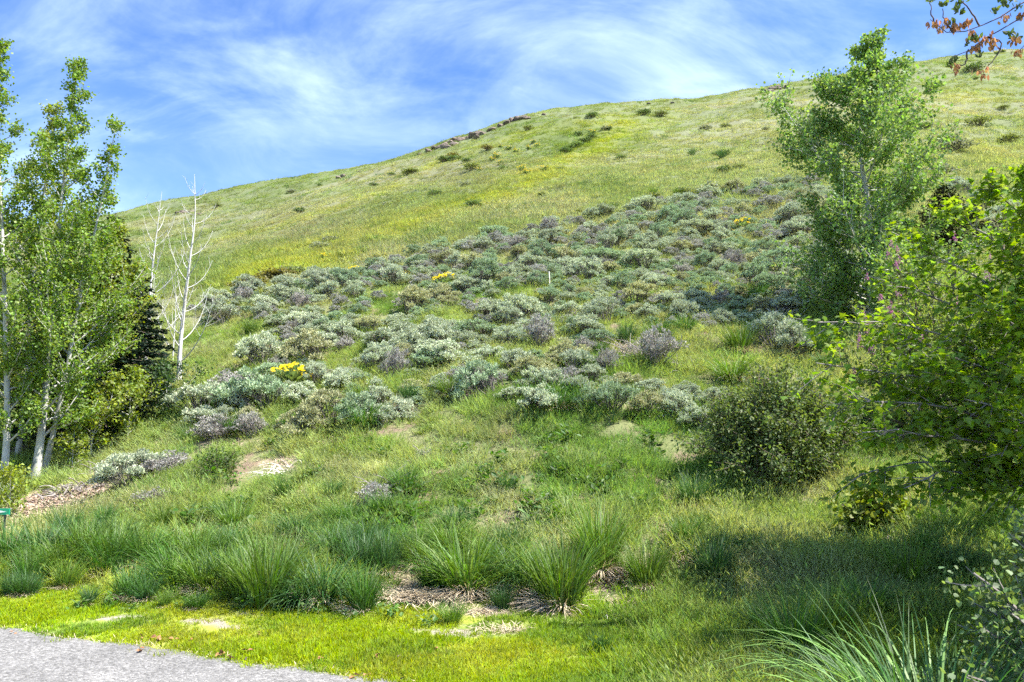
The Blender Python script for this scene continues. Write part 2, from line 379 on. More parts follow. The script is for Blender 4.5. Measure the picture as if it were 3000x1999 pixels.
M['chip'] = veg('wood_chip', color=(0.40, 0.31, 0.245), transl=0.0, spec=0.0, vary=0.5, hue=0.02)

# ground: the colour of the plants and soil that cover it comes with the sheet, grain from noise
def ground_mat():
    m, t = new_mat('hillside_ground')
    a = N(t, 'ShaderNodeAttribute'); a.attribute_name = 'cover'
    tcx = N(t, 'ShaderNodeTexCoord')
    n1 = noise(t, 26.0, 6, 0.7, tcx.outputs['Object']); n2 = noise(t, 2.3, 6, 0.7, tcx.outputs['Object'])
    f = MATH(t, 'MULTIPLY_ADD', n1, 1.3, 0.35); f2 = MATH(t, 'MULTIPLY_ADD', n2, 0.9, 0.55)
    hs = N(t, 'ShaderNodeHueSaturation'); L(t, a.outputs['Color'], hs.inputs['Color']); L(t, MATH(t, 'MULTIPLY', f, f2), hs.inputs['Value'])
    b = N(t, 'ShaderNodeBsdfPrincipled'); L(t, hs.outputs[0], b.inputs['Base Color']); b.inputs['Roughness'].default_value = 0.95
    b.inputs['Specular IOR Level'].default_value = 0.1
    bp = N(t, 'ShaderNodeBump'); bp.inputs['Strength'].default_value = 0.7; bp.inputs['Distance'].default_value = 0.05
    L(t, noise(t, 14.0, 8, 0.75, tcx.outputs['Object']), bp.inputs['Height']); L(t, bp.outputs[0], b.inputs['Normal'])
    o = N(t, 'ShaderNodeOutputMaterial'); L(t, b.outputs[0], o.inputs[0])
    return m
M['ground'] = ground_mat()
def road_mat():
    m, t = new_mat('road_gravel')
    tcx = N(t, 'ShaderNodeTexCoord')
    vo = N(t, 'ShaderNodeTexVoronoi'); vo.inputs['Scale'].default_value = 75; L(t, tcx.outputs['Object'], vo.inputs['Vector'])
    sp = N(t, 'ShaderNodeSeparateColor'); L(t, vo.outputs['Color'], sp.inputs[0])
    n2 = noise(t, 1.6, 6, 0.6, tcx.outputs['Object'])
    c = ramp(t, sp.outputs[0], [(0.0, (0.075, 0.072, 0.068)), (0.35, (0.135, 0.131, 0.125)), (0.75, (0.18, 0.175, 0.167)), (1.0, (0.27, 0.262, 0.25))])
    hs = N(t, 'ShaderNodeHueSaturation'); L(t, c, hs.inputs['Color']); L(t, MATH(t, 'MULTIPLY_ADD', n2, 1.0, 0.5), hs.inputs['Value'])
    b = N(t, 'ShaderNodeBsdfPrincipled'); L(t, hs.outputs[0], b.inputs['Base Color']); b.inputs['Roughness'].default_value = 0.9
    bp = N(t, 'ShaderNodeBump'); bp.inputs['Strength'].default_value = 0.9; bp.inputs['Distance'].default_value = 0.008; bp.invert = True
    L(t, vo.outputs['Distance'], bp.inputs['Height']); L(t, bp.outputs[0], b.inputs['Normal'])
    o = N(t, 'ShaderNodeOutputMaterial'); L(t, b.outputs[0], o.inputs[0])
    return m
M['road'] = road_mat()

# ------------------------------------------------------------------ what grows where
def poly_dist(px, py, pts):
    d = np.full(np.shape(px), 1e9)
    for (x0, y0), (x1, y1) in zip(pts[:-1], pts[1:]):
        dx, dy = x1 - x0, y1 - y0; t = np.clip(((px - x0) * dx + (py - y0) * dy) / (dx * dx + dy * dy), 0, 1)
        d = np.minimum(d, np.hypot(px - x0 - t * dx, py - y0 - t * dy))
    return d
def in_poly(px, py, pts):
    px = np.asarray(px, float); py = np.asarray(py, float); ins = np.zeros(px.shape, bool); n = len(pts)
    for i in range(n):
        x0, y0 = pts[i]; x1, y1 = pts[(i + 1) % n]
        if y0 == y1: continue
        c = ((y0 > py) != (y1 > py)) & (px < (x1 - x0) * (py - y0) / (y1 - y0) + x0); ins ^= c
    return ins
def hump(px, py, cx, cy, rx, ry): return np.exp(-(((px - cx) / rx) ** 2 + ((py - cy) / ry) ** 2))
BARE = [(270, 1421, 80, 6, 'sand'), (470, 1428, 60, 8, 'sand'), (530, 1440, 50, 6, 'sand'), (580, 1409, 38, 5, 'sand'), (120, 1437, 16, 3, 'sand'), (300, 1440, 26, 3, 'sand'),
        (1010, 1382, 110, 18, 'thatch'), (1380, 1335, 90, 25, 'thatch'), (1530, 1290, 60, 32, 'soil'), (1180, 1195, 55, 22, 'soil'), (1160, 1000, 22, 10, 'soil'),
        (800, 1290, 40, 18, 'thatch'), (120, 1165, 120, 45, 'chips'), (60, 1195, 60, 18, 'chips'), (190, 1125, 70, 30, 'chips'), (1060, 1455, 90, 9, 'sand'), (1160, 1448, 70, 9, 'thatch'),
        (940, 1447, 40, 6, 'sand'), (1520, 1215, 16, 10, 'soil'), (690, 1135, 20, 10, 'soil'), (905, 945, 30, 12, 'thatch'), (800, 1010, 40, 14, 'thatch'), (2440, 1180, 40, 20, 'soil'),
        (1930, 1360, 36, 12, 'soil'), (1200, 1380, 40, 16, 'thatch'), (40, 1270, 20, 40, 'soil'), (290, 1310, 30, 14, 'soil'), (1100, 905, 30, 10, 'soil'), (520, 1020, 60, 12, 'thatch'),
        (640, 1060, 60, 16, 'thatch'), (1970, 1180, 30, 10, 'soil'), (2070, 1240, 50, 10, 'soil'), (1440, 810, 40, 25, 'thatch'), (1800, 715, 40, 14, 'thatch'), (900, 1345, 60, 22, 'thatch'), (1110, 1405, 70, 12, 'thatch'), (1290, 1402, 70, 12, 'thatch'), (1455, 1385, 60, 18, 'thatch'), (1240, 1290, 34, 18, 'thatch'), (700, 1255, 40, 14, 'soil'),
        (1480, 1300, 50, 24, 'thatch'), (560, 1320, 30, 14, 'soil'), (420, 1225, 26, 16, 'soil'), (1330, 1150, 26, 9, 'soil'), (1020, 1090, 24, 8, 'soil'), (1520, 1130, 22, 9, 'soil'), (1700, 1300, 26, 9, 'soil')]
BARE_COL = {'sand': (0.30, 0.265, 0.215), 'thatch': (0.30, 0.25, 0.17), 'soil': (0.20, 0.145, 0.105), 'chips': (0.30, 0.225, 0.17)}
YBANDS = [([(540, 650), (700, 596), (860, 545), (1000, 500), (1130, 452), (1260, 398), (1350, 350), (1440, 290)], 26, 1.0),
          ([(560, 600), (760, 560), (900, 520)], 26, 0.5), ([(500, 690), (640, 650), (800, 610)], 22, 0.75),
          ([(480, 560), (650, 520), (800, 470), (930, 420)], 10, 0.55), ([(980, 385), (1100, 342), (1250, 300), (1400, 275)], 12, 0.7),
          ([(2150, 230), (2300, 220)], 22, 0.55), ([(2180, 330), (2350, 370)], 24, 0.5), ([(1380, 330), (1560, 262)], 18, 0.5)]
def cover(x, y, z):
    """(colour, weight of bare soil, zone) of the plant cover at ground points"""
    P = np.stack([np.ravel(x), np.ravel(y), np.ravel(z)], -1); px, py = project(P); x = P[:, 0]; y = P[:, 1]; z = P[:, 2]
    n1 = fbm(x * 0.35, y * 0.35, 41); n2 = fbm(x * 1.3, y * 1.3, 47); n3 = fbm(x * 0.08, y * 0.08, 53); n4 = fbm(x * 4, y * 4, 57, 3)
    def mixc(c, d, f): return c * (1 - f[:, None]) + np.asarray(d)[None, :] * f[:, None]
    c = np.tile(np.array([0.215, 0.275, 0.078]), (len(x), 1))                     # bank grass
    c = mixc(c, (0.265, 0.295, 0.11), sstep(.42, .62, n2))
    c = mixc(c, (0.105, 0.19, 0.04), sstep(.54, .68, n1) * 0.7)
    c = mixc(c, (0.30, 0.295, 0.15), sstep(.60, .72, fbm(x * .8 + 9, y * .8, 61)) * 0.7)
    lawn = 1 - sstep(0.02, 0.20, z); lawn = lawn * (1 - sstep(1150, 1700, px) * .65)
    lc = np.tile(np.array([0.215, 0.275, 0.016]), (len(x), 1)); lc = mixc(lc, (0.11, 0.175, 0.03), sstep(.46, .62, fbm(x * 2.2, y * 3.2, 71)) * .85)
    lc = mixc(lc, (0.29, 0.30, 0.04), sstep(.52, .68, fbm(x * 1.1 + 5, y * 2.3, 73)) * .7)
    c = c * (1 - lawn[:, None]) + lc * lawn[:, None]
    hill = sstep(22, 34, y)                                                      # dry slope grass
    hc = np.tile(np.array([0.225, 0.26, 0.115]), (len(x), 1))
    hc = mixc(hc, (0.175, 0.215, 0.075), sstep(.44, .60, fbm(x * .16, y * .09, 81)) * .8)
    hc = mixc(hc, (0.30, 0.295, 0.165), sstep(.50, .66, fbm(x * .11 + 3, y * .07, 83)) * .85)
    hc = mixc(hc, (0.31, 0.305, 0.175), hump(px, py, 1950, 330, 420, 130) * .65)
    hc = mixc(hc, (0.235, 0.225, 0.14), hump(px, py, 760, 540, 260, 60) * .75)
    hc = mixc(hc, (0.235, 0.23, 0.13), hump(px, py, 1080, 400, 170, 45) * .6)
    hc = mixc(hc, (0.12, 0.175, 0.03), hump(px, py, 1330, 325, 110, 34) * .75)
    for pts, wd, s in YBANDS:
        f = np.exp(-(poly_dist(px, py, pts) / wd) ** 2) * s * (0.55 + 0.9 * sstep(.35, .6, n1))
        hc = mixc(hc, (0.33, 0.34, 0.045), np.clip(f * .46, 0, .6))
    c = c * (1 - hill[:, None]) + hc * hill[:, None]
    bare = np.zeros(len(x)); bc = np.zeros((len(x), 3))
    wob = (fbm(x * 3.1, y * 3.1, 91) - .5) * 1.5
    for bx, by, rx, ry, k in BARE:
        if k == 'soil': rx, ry = rx * 1.25, ry * 1.6
        d = np.sqrt(((px - bx) / rx) ** 2 + ((py - by) / ry) ** 2) + wob
        f = 1 - sstep(.55, 1.05, d); up = f > bare; bare = np.where(up, f, bare); bc[up] = BARE_COL[k]
    sp = sstep(.66, .72, fbm(x * 1.7 + 40, y * 1.7, 95)) * (1 - lawn) * (1 - hill) * .9
    up = sp > bare; bare = np.where(up, sp, bare); bc[up] = BARE_COL['soil']
    return c * np.array([1.30, 1.36, 1.45]), bare, bc, lawn, hill, px, py
gx, gy, gz = TX.ravel(), TY.ravel(), Z.ravel()
gc, gb, gbc, glawn, ghill, gpx, gpy = cover(gx, gy, gz)
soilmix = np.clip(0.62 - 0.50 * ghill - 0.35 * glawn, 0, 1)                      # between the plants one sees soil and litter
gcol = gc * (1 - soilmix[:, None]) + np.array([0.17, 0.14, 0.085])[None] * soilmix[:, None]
gcol = gcol * (1 - .52 * ghill - .22 * (1 - ghill) * (1 - glawn))[:, None]      # self-shade of the grass painted into ground and litter colour, strongest on the hill
gcol = gcol * (1 - gb[:, None]) + gbc * gb[:, None]
ii = np.arange(NT - 1)[:, None] * NR; jj = np.arange(NR - 1)[None, :]
GF = np.stack([ii + jj, ii + NR + jj, ii + NR + jj + 1, ii + jj + 1], -1).reshape(-1, 4)[:, ::-1]
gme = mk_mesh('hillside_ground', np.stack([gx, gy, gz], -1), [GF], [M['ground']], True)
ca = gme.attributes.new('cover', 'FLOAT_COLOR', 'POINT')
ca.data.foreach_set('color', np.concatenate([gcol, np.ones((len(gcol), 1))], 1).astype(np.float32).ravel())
tag(obj('hillside_ground', gme), 'grassy hillside rising behind a mown verge', None, None, 'structure')

# ------------------------------------------------------------------ road
e0, e1 = hit(0, 1450), hit(930, 1566)
rdir = norm((e1 - e0)[None])[0][:2]; rn = np.array([-rdir[1], rdir[0]])       # rn points to the verge
s = np.linspace(-9, 40, 620); mid = (s - 1.5)
edge = e0[None, :2] + rdir[None] * s[:, None]
edge = edge + rn[None] * (-0.010 * np.clip(s, -9, 9) ** 2 + 0.10)[:, None] * (np.abs(s - 1.8) > 0)[:, None] * 0.35
wob = (fbm(s * 6, s * 0 + 3, 5, 4) - .5) * 0.16 + (fbm(s * 1.3, s * 0, 6, 2) - .5) * 0.16
edge = edge + rn[None] * wob[:, None]
rows = [edge - rn[None] * d for d in (0, .12, 1.0, 3.0, 7.5)]
RV = np.concatenate([np.concatenate([r, np.full((len(s), 1), zz)], 1) for r, zz in zip(rows, (0.008, 0.016, 0.020, 0.03, 0.012))])
n = len(s); q = np.arange(n - 1)
RF = np.concatenate([np.stack([k * n + q, k * n + q + 1, (k + 1) * n + q + 1, (k + 1) * n + q], -1) for k in range(4)])[:, ::-1]
tag(obj('road', mk_mesh('road', RV, [RF], [M['road']], True)), 'pale grey gravelled road', None, None, 'structure')
def on_road(x, y):
    d = np.stack([np.ravel(x) - e0[0], np.ravel(y) - e0[1]], -1); ss = d @ rdir
    k = np.clip(np.searchsorted(s, ss), 0, n - 1); off = d @ rn - (edge[k] - e0[None, :2]) @ rn
    return off            # below zero: on the road

# ------------------------------------------------------------------ scattered ground cover (stuff)
def scatter(name, label, cat, P, rot, scl, col, idx, protos):
    me = bpy.data.meshes.new(name); me.vertices.add(len(P)); me.vertices.foreach_set('co', P.astype(np.float32).ravel())
    def at_(nm, typ, dom, key, data):
        a = me.attributes.new(nm, typ, dom); a.data.foreach_set(key, data.ravel())
    at_('rot', 'FLOAT_VECTOR', 'POINT', 'vector', rot.astype(np.float32)); at_('scl', 'FLOAT_VECTOR', 'POINT', 'vector', scl.astype(np.float32))
    at_('tint', 'FLOAT_COLOR', 'POINT', 'color', np.concatenate([col, np.ones((len(col), 1))], 1).astype(np.float32))
    at_('pick', 'INT', 'POINT', 'value', idx.astype(np.int32))
    coll = bpy.data.collections.new(name + '_tufts')
    for k, pm in enumerate(protos):
        coll.objects.link(bpy.data.objects.new('%s_tuft_%02d' % (name, k), pm))
    g = bpy.data.node_groups.new(name, 'GeometryNodeTree')
    g.interface.new_socket('Geometry', in_out='INPUT', socket_type='NodeSocketGeometry'); g.interface.new_socket('Geometry', in_out='OUTPUT', socket_type='NodeSocketGeometry')
    gi = N(g, 'NodeGroupInput'); go = N(g, 'NodeGroupOutput')
    ci = N(g, 'GeometryNodeCollectionInfo'); ci.inputs['Collection'].default_value = coll; ci.inputs['Separate Children'].default_value = True; ci.inputs['Reset Children'].default_value = True
    ip = N(g, 'GeometryNodeInstanceOnPoints'); ip.inputs['Pick Instance'].default_value = True
    def na(nm, typ):
        a = N(g, 'GeometryNodeInputNamedAttribute'); a.data_type = typ; a.inputs['Name'].default_value = nm; return a.outputs['Attribute']
    L(g, gi.outputs[0], ip.inputs['Points']); L(g, ci.outputs[0], ip.inputs['Instance']); L(g, na('pick', 'INT'), ip.inputs['Instance Index'])
    er = N(g, 'FunctionNodeEulerToRotation'); L(g, na('rot', 'FLOAT_VECTOR'), er.inputs[0]); L(g, er.outputs[0], ip.inputs['Rotation'])
    L(g, na('scl', 'FLOAT_VECTOR'), ip.inputs['Scale']); L(g, ip.outputs[0], go.inputs[0])
    o = obj(name, me); md = o.modifiers.new('scatter', 'NODES'); md.node_group = g
    return tag(o, label, cat, None, 'stuff')
def tuft(nb, h, spread, width, lean=(0.05, 0.5), bend=(0.1, 0.9), segs=2, heads=0, per=13, cl=.085):
    mb = MB(); K = max(5, nb // per); r = spread * np.sqrt(RNG.random(K)); a = RNG.uniform(0, 2 * math.pi, K); kk = RNG.integers(0, K, nb); hk = RNG.uniform(.45, 1.25, K)[kk]
    off = RNG.normal(0, 1, (nb, 2)) * spread * cl; base = np.stack([(r * np.cos(a))[kk] + off[:, 0], (r * np.sin(a))[kk] + off[:, 1], np.full(nb, -0.02 * h)], -1)
    az = np.arctan2(off[:, 1], off[:, 0]) + RNG.normal(0, .6, nb)
    blades(mb, base, az, h * hk * RNG.uniform(.6, 1.1, nb), np.full(nb, width) * RNG.uniform(.7, 1.2, nb), RNG.uniform(*lean, nb), RNG.uniform(*bend, nb), segs)
    if heads:
        r = spread * np.sqrt(RNG.random(heads)); a = RNG.uniform(0, 2 * math.pi, heads)
        top = np.stack([r * 1.3 * np.cos(a), r * 1.3 * np.sin(a), h * RNG.uniform(.7, 1.1, heads)], -1)
        nrm = rand_unit(heads); f = np.stack([.5 * np.cos(a), .5 * np.sin(a), np.ones(heads) * .6], -1)
        leaves(mb, top, f, nrm, np.full(heads, h * .24), (LEAF_DIAMOND[0] * np.array([.24, 1, 1]), LEAF_DIAMOND[1]))
    return mb.mesh('tuft', M['grass_inst'])
def slope_rot(x, y, spin):
    """euler angles that lay a patch on the ground and spin it"""
    h = 0.25; dzx = (ground(x + h, y) - ground(x - h, y)) / (2 * h); dzy = (ground(x, y + h) - ground(x, y - h)) / (2 * h)
    # rotation order XYZ: Rz*Ry*Rx ; spin first about local z is folded in by picking the tilt in the spun frame
    c, s_ = np.cos(spin), np.sin(spin)
    gx_ = dzx * c + dzy * s_; gy_ = -dzx * s_ + dzy * c
    ry_ = -np.arctan(gx_); rx_ = np.arctan(gy_ * np.cos(ry_))
    return np.stack([rx_, ry_, spin], -1)
def strew(name, label, cat, protos, count, y0, y1, want, smin, smax, u0=-0.78, u1=0.80, colf=None):
    yy = np.exp(RNG.uniform(math.log(y0), math.log(y1), count)); xx = RNG.uniform(u0, u1, count) * yy; zz = ground(xx, yy)
    c_, b_, bc_, l_, h_, px_, py_ = cover(xx, yy, zz)
    for ox, oy in ((.22, 0), (-.22, 0), (0, .2), (0, -.2)):
        if y1 < 20: b_ = np.maximum(b_, .8 * cover(xx + ox, yy + oy, ground(xx + ox, yy + oy))[1])
    keep = want(xx, yy, zz, l_, h_, RNG.random(count), px_, py_) & (RNG.random(count) > b_ * .95) & ((on_road(xx, yy) > 0.03) | (yy > 9))
    k = np.where(keep)[0]; n_ = len(k)
    sc_ = RNG.uniform(smin, smax, n_) * (0.70 + 0.65 * fbm(xx[k] * .9, yy[k] * .9, 120, 3)) * (1 - 0.55 * np.clip(l_[k], 0, 1) * (name != 'lawn_grass'))
    sv = np.stack([np.sqrt(sc_), np.sqrt(sc_), sc_ * RNG.uniform(.75, 1.25, n_)], -1)
    col = c_[k] * RNG.uniform(.78, 1.22, (n_, 1)) * RNG.uniform(.93, 1.07, (n_, 3))
    if colf is not None: col = colf(col, xx[k], yy[k])
    return scatter(name, label, cat, np.stack([xx[k], yy[k], zz[k]], -1), slope_rot(xx[k], yy[k], RNG.uniform(0, 6.28, n_)), sv, np.clip(col, 0, .85), RNG.integers(0, len(protos), n_), protos)
lawn_p = [tuft(420, .040, .19, .006, (.1, .9), (.1, .8), 2) for _ in range(6)]
bank_p = [tuft(330, .21, .29, .0095, (.12, .85), (.1, 1.0), 2, heads=(0, 60, 25)[q % 3]) for q in range(9)]
slope_p = [tuft(170, .25, .42, .014, (.12, .85), (.1, 1.0), 2, heads=(0, 40)[q % 2]) for q in range(6)]
hill_p = [tuft(170, .28, .95, .030, (.15, .95), (.1, .9), 2, heads=24) for _ in range(6)]
jit = lambda x, y: (fbm(x * 2.0, y * 2.0, 140, 3) - .5) * .9
strew('lawn_grass', 'short mossy green grass on the verge beside the road', 'grass', lawn_p, 4200, 3.6, 9.5, lambda x, y, z, l, h, r, px, py: l + jit(x, y) > .45, .7, 1.5)
strew('bank_grass', 'green wild grass covering the bank above the verge', 'grass', bank_p, 4200, 3.8, 15.5, lambda x, y, z, l, h, r, px, py: (l + jit(x, y) <= .6) & (l < .97), .6, 1.25)
strew('slope_grass', 'green and straw grass growing between the sagebrush', 'grass', slope_p, 6500, 15, 36, lambda x, y, z, l, h, r, px, py: y < 36 - 5 * r, .5, 1.0)
def dark_tufts(col, x, y):
    k = (RNG.random(len(x)) < .10) & (fbm(x * .2, y * .2, 160, 3) > .47); col[k] = col[k] * np.array([.45, .62, .45]); return col
strew('hill_grass', 'dry green and straw grass covering the upper hillside', 'grass', hill_p, 19000, 30, 180, lambda x, y, z, l, h, r, px, py: y > 30 + 5 * r, .7, 1.3, colf=dark_tufts)
#PLANTS
# ------------------------------------------------------------------ labels that single things out
ORD = ['nearest', 'second nearest', 'third nearest', 'fourth nearest', 'fifth nearest', 'sixth nearest', 'seventh nearest', 'eighth nearest', 'ninth nearest', 'tenth nearest'] + \
      [w_ + ' nearest' for w_ in 'eleventh twelfth thirteenth fourteenth fifteenth sixteenth seventeenth eighteenth nineteenth twentieth'.split()]
LM_SLOPE = [('the pale wooden stake', 1262, 640), ('the bare white trees', 430, 700), ('the tall right aspen', 1930, 560), ('the middle yellow flowers', 1025, 652),
            ('the lower yellow flowers', 668, 870), ('the upper yellow flowers', 1705, 525), ('the big broom-like sagebrush', 1420, 910), ('the round serviceberry', 1760, 1000),
            ('the bare soil scar', 1160, 1000), ('the grey dead brush', 1450, 815), ('the left aspens', 330, 1000), ('the right frame edge', 2353, 470)]
LM_FOOT = [('the green arrow sign', 10, 1176), ('the pale bare patch on the verge', 290, 1425), ('the scar of bare soil', 1175, 1190), ('the round serviceberry', 1760, 1020),
           ('the big thatch mat', 990, 1370), ('the split of thatch', 1380, 1330), ('the left aspens', 120, 1090), ('the arching grass in front', 2060, 1450)]
LM_HILL = [('the longest ridge outcrop', 1050, 325), ('the small skyline rock', 785, 405), ('the tips of the bare trees', 440, 430), ('the top of the right aspen', 2010, 300),
           ('the yellow flower band', 1000, 500), ('the dark gully thicket', 1340, 325), ('the upper right frame edge', 2353, 250)]
def autolabel(items, noun, marks, fmt='{o} {n} {d} {m}'):
    """items: list of (object, position, noun words); writes labels that differ for every item"""
    cells = {}
    for o, p, nn in items:
        px, py = [float(a[0]) for a in project(p)]
        k = min(range(len(marks)), key=lambda i: math.hypot(px - marks[i][1], (py - marks[i][2]) * 1.6)); dx, dy = px - marks[k][1], py - marks[k][2]
        d = ('right of' if dx > 0 else 'left of') if abs(dx) > abs(dy) * 1.6 else ('above' if dy < 0 else 'below')
        cells.setdefault((nn, d, k), []).append((math.hypot(dx, dy * 1.6), o))
    for (nn, d, k), lst in cells.items():
        for i, (_, o) in enumerate(sorted(lst, key=lambda t: t[0])):
            o['label'] = fmt.format(o=ORD[i] if i < len(ORD) else ORD[(i - 20) % 20].replace('nearest', 'farthest'), n=nn, d=d, m=marks[k][0])

# ------------------------------------------------------------------ trees
def bezier(p0, p1, p2, k):
    t = np.linspace(0, 1, k)[:, None]; return (1 - t) ** 2 * p0 + 2 * t * (1 - t) * p1 + t ** 2 * p2
def path_at(P, t):
    s_ = np.linspace(0, 1, len(P)); return np.array([np.interp(t, s_, P[:, k]) for k in range(3)])
def resample(P, k):
    P = np.asarray(P, float); d = np.concatenate([[0], np.cumsum(np.linalg.norm(np.diff(P, axis=0), axis=1))]); q = np.linspace(0, d[-1], k)
    return np.stack([smooth_interp(q, d, P[:, a]) for a in range(3)], -1)
class Wood:
    def __init__(s): s.trunk = MB(); s.branch = MB(); s.lp = []; s.ld = []
    def leaf_path(s, P, n_, jit_, t0=0.0):
        t = RNG.uniform(t0, 1, n_); k = len(P) - 1; i = np.minimum((t * k).astype(int), k - 1); f = (t * k - i)[:, None]
        p = P[i] * (1 - f) + P[i + 1] * f; s.lp.append(p + RNG.normal(0, jit_, (n_, 3))); s.ld.append(norm(P[i + 1] - P[i]))
def spray(wd, P, L_, ntw, nleaf, jit_, rad0, twl=(.22, .5), up=0.25, leaf_end=0.6, sides=4, droop=0.0):
    """twigs and leaf spots along one branch"""
    tube(wd.branch, P, np.linspace(rad0, rad0 * .25, len(P)), sides)
    for q in range(ntw):
        t = RNG.uniform(.22, .98); p = path_at(P, t); d = norm((path_at(P, min(1, t + .05)) - path_at(P, max(0, t - .05)))[None])[0]
        sd = norm(np.cross(d, rand_unit(1)[0])[None])[0]
        ln = L_ * RNG.uniform(*twl) * (1.1 - .55 * t)
        e = norm((d * RNG.uniform(.5, 1.0) + sd * RNG.uniform(.5, 1.1) + np.array([0, 0, up]))[None])[0] * ln
        tw = bezier(p, p + e * .5 + np.array([0, 0, -.04 * ln]), p + e + np.array([0, 0, (.12 - droop) * ln]), 4)
        tube(wd.branch, tw, np.linspace(rad0 * .35, rad0 * .12, 4), 3)
        if nleaf: wd.leaf_path(tw, nleaf, jit_, .15)
    if nleaf: wd.leaf_path(P, int(nleaf * leaf_end * 2), jit_, .45)
def build_leaves(wd, size, shape, mat, flat=0.3, sv=.3, down=0.3, name='foliage'):
    P = np.concatenate(wd.lp); D = np.concatenate(wd.ld); n_ = len(P)
    f = norm(D * .5 + RNG.normal(0, .75, (n_, 3)) + np.array([0, 0, -down])); nr = norm(RNG.normal(0, 1, (n_, 3)) * (1 - flat) + np.array([0, 0, 1.0]) * flat * 2)
    mb = MB(); leaves(mb, P, f, nr, size * RNG.uniform(1 - sv, 1 + sv, n_), shape)
    return mb.mesh(name, mat)
def aspen(name, label, trunk, r0, env, nb, leafcol, nleaf, lsize=.050, h0=.18, up=(.3, .95), bark='bark_white', cat='tree', group=None, ntw=9, jit_=.055, shape=LEAF_DIAMOND, mat='leaf_obj', flat=.25, hp=1.1):
    T = resample(trunk, 26); base = T[0].copy(); wd = Wood()
    hts = np.linspace(0, 1, 26); tube(wd.trunk, T - base, r0 * (1 - .93 * hts ** .85) * (1 + .35 * np.exp(-hts * 26)), 10)
    Htot = np.linalg.norm(T[-1] - T[0])
    for q in range(nb):
        h = h0 + (1 - h0) * ((q + RNG.random()) / nb) ** hp; h = min(h, .985 if nleaf else .90)
        phi = q * 2.39996 + RNG.normal(0, .35); p = path_at(T, h) - base; L_ = env(h, phi) * RNG.uniform(.50, 1.2); a = RNG.uniform(*up)
        if L_ < .08: continue
        d = np.array([math.cos(phi) * math.cos(a), math.sin(phi) * math.cos(a), math.sin(a)])
        P = bezier(p, p + d * L_ * .55 + np.array([0, 0, -.06 * L_]), p + d * L_ + np.array([0, 0, .20 * L_]), 7) if nleaf else bezier(p, p + d * L_ * .62 + np.array([0, 0, -.16 * L_]), p + d * L_ * .85 + np.array([0, 0, .45 * L_]), 8)
        spray(wd, P, L_, max(2, int(ntw * (.12 + .85 * L_))) if nleaf else int(ntw * (.4 + .6 * L_)), nleaf, jit_, max(.006, r0 * .30 * (1 - h) + .005) if nleaf else r0 * .17 * (1 - h) + .0065, sides=5)
    if nleaf: wd.leaf_path(T[-5:] - base, nleaf * 3, jit_)
    o = empty(name, base); tag(o, label, cat, group)
    obj('trunk', wd.trunk.mesh('trunk', M[bark], True), o)
    obj('branches', wd.branch.mesh('branches', M[bark], True), o)
    if nleaf: obj('crown', build_leaves(wd, lsize, shape, M[mat], flat), o, leafcol)
    return o
def px_path(pts, y0, y1=None):
    y1 = y0 if y1 is None else y1; return np.array([at(a, b, y0 + (y1 - y0) * k / (len(pts) - 1)) for k, (a, b) in enumerate(pts)])
def rooted(pts, y0, y1=None):
    P = px_path(pts, y0, y1); g = float(ground(P[0, 0], P[0, 1])); P[0, 2] = g - .06; return P
GR_L = (0.185, 0.29, 0.040); GR_Y = (0.25, 0.31, 0.040); GR_M = (0.20, 0.32, 0.09)
def env_asp(wmax, peak=.38, lo=.25):
    def f(h, phi):
        v = .45 + .55 * max(0, (h - lo) / (peak - lo)) if h < peak else ((1 - h) / (1 - peak)) ** 1.25
        return wmax * (max(.05, min(1, v)) * (1 + .22 * math.sin(phi * 2 + h * 17)) + .05)
    return f
aspen('aspen_tree', 'tall leafy aspen in the left clump, thick pale trunk second from the left', rooted([(78, 1112), (92, 1020), (105, 900), (125, 700), (140, 480), (160, 300), (180, 140)], 13.6), .072, env_asp(1.6, .30, .10), 56, GR_L, 46, group='aspens at the left edge', h0=.10)
aspen('aspen_tree', 'slender aspen leaning right in the left clump with a sparse see-through top', rooted([(96, 1112), (125, 985), (150, 870), (182, 690), (215, 545), (240, 430), (268, 275)], 13.9, 13.4), .055, env_asp(1.35, .34, .12), 44, GR_L, 36, group='aspens at the left edge', h0=.14)
aspen('aspen_tree', 'leftmost aspen, its thin crown cut by the left frame edge', rooted([(8, 1112), (16, 1000), (14, 800), (4, 500), (-6, 250), (2, 95)], 13.2), .062, env_asp(1.35, .36, .12), 56, GR_L, 42, group='aspens at the left edge', h0=.10)
aspen('aspen_tree', 'aspen at the back of the left clump showing bits of trunk', rooted([(40, 1070), (60, 900), (72, 700), (95, 480), (118, 330), (122, 250)], 15.6), .06, env_asp(1.9, .34, .1), 56, GR_Y, 46, group='aspens at the left edge', h0=.14)
aspen('aspen_tree', 'short yellow-green aspen between the left clump and the bare white trees', rooted([(205, 1045), (225, 900), (240, 760), (262, 600), (275, 520)], 15.2), .05, env_asp(1.05, .50, .3), 36, GR_Y, 42, group='aspens at the left edge', h0=.34)
aspen('aspen_sapling', 'bright yellow-green sapling in front of the dark spruce', rooted([(208, 1062), (214, 1000), (250, 930), (270, 860)], 14.4), .022, env_asp(.75, .55), 24, (0.23, 0.29, 0.03), 18, h0=.20, cat='sapling', group='saplings by the left aspens', lsize=.055)
aspen('aspen_sapling', 'leafy sapling at the right end of the left clump', rooted([(290, 1045), (296, 980), (300, 920), (312, 840)], 15.0), .020, env_asp(.7, .5), 24, (0.20, 0.27, 0.03), 18, h0=.12, cat='sapling', group='saplings by the left aspens', lsize=.055)
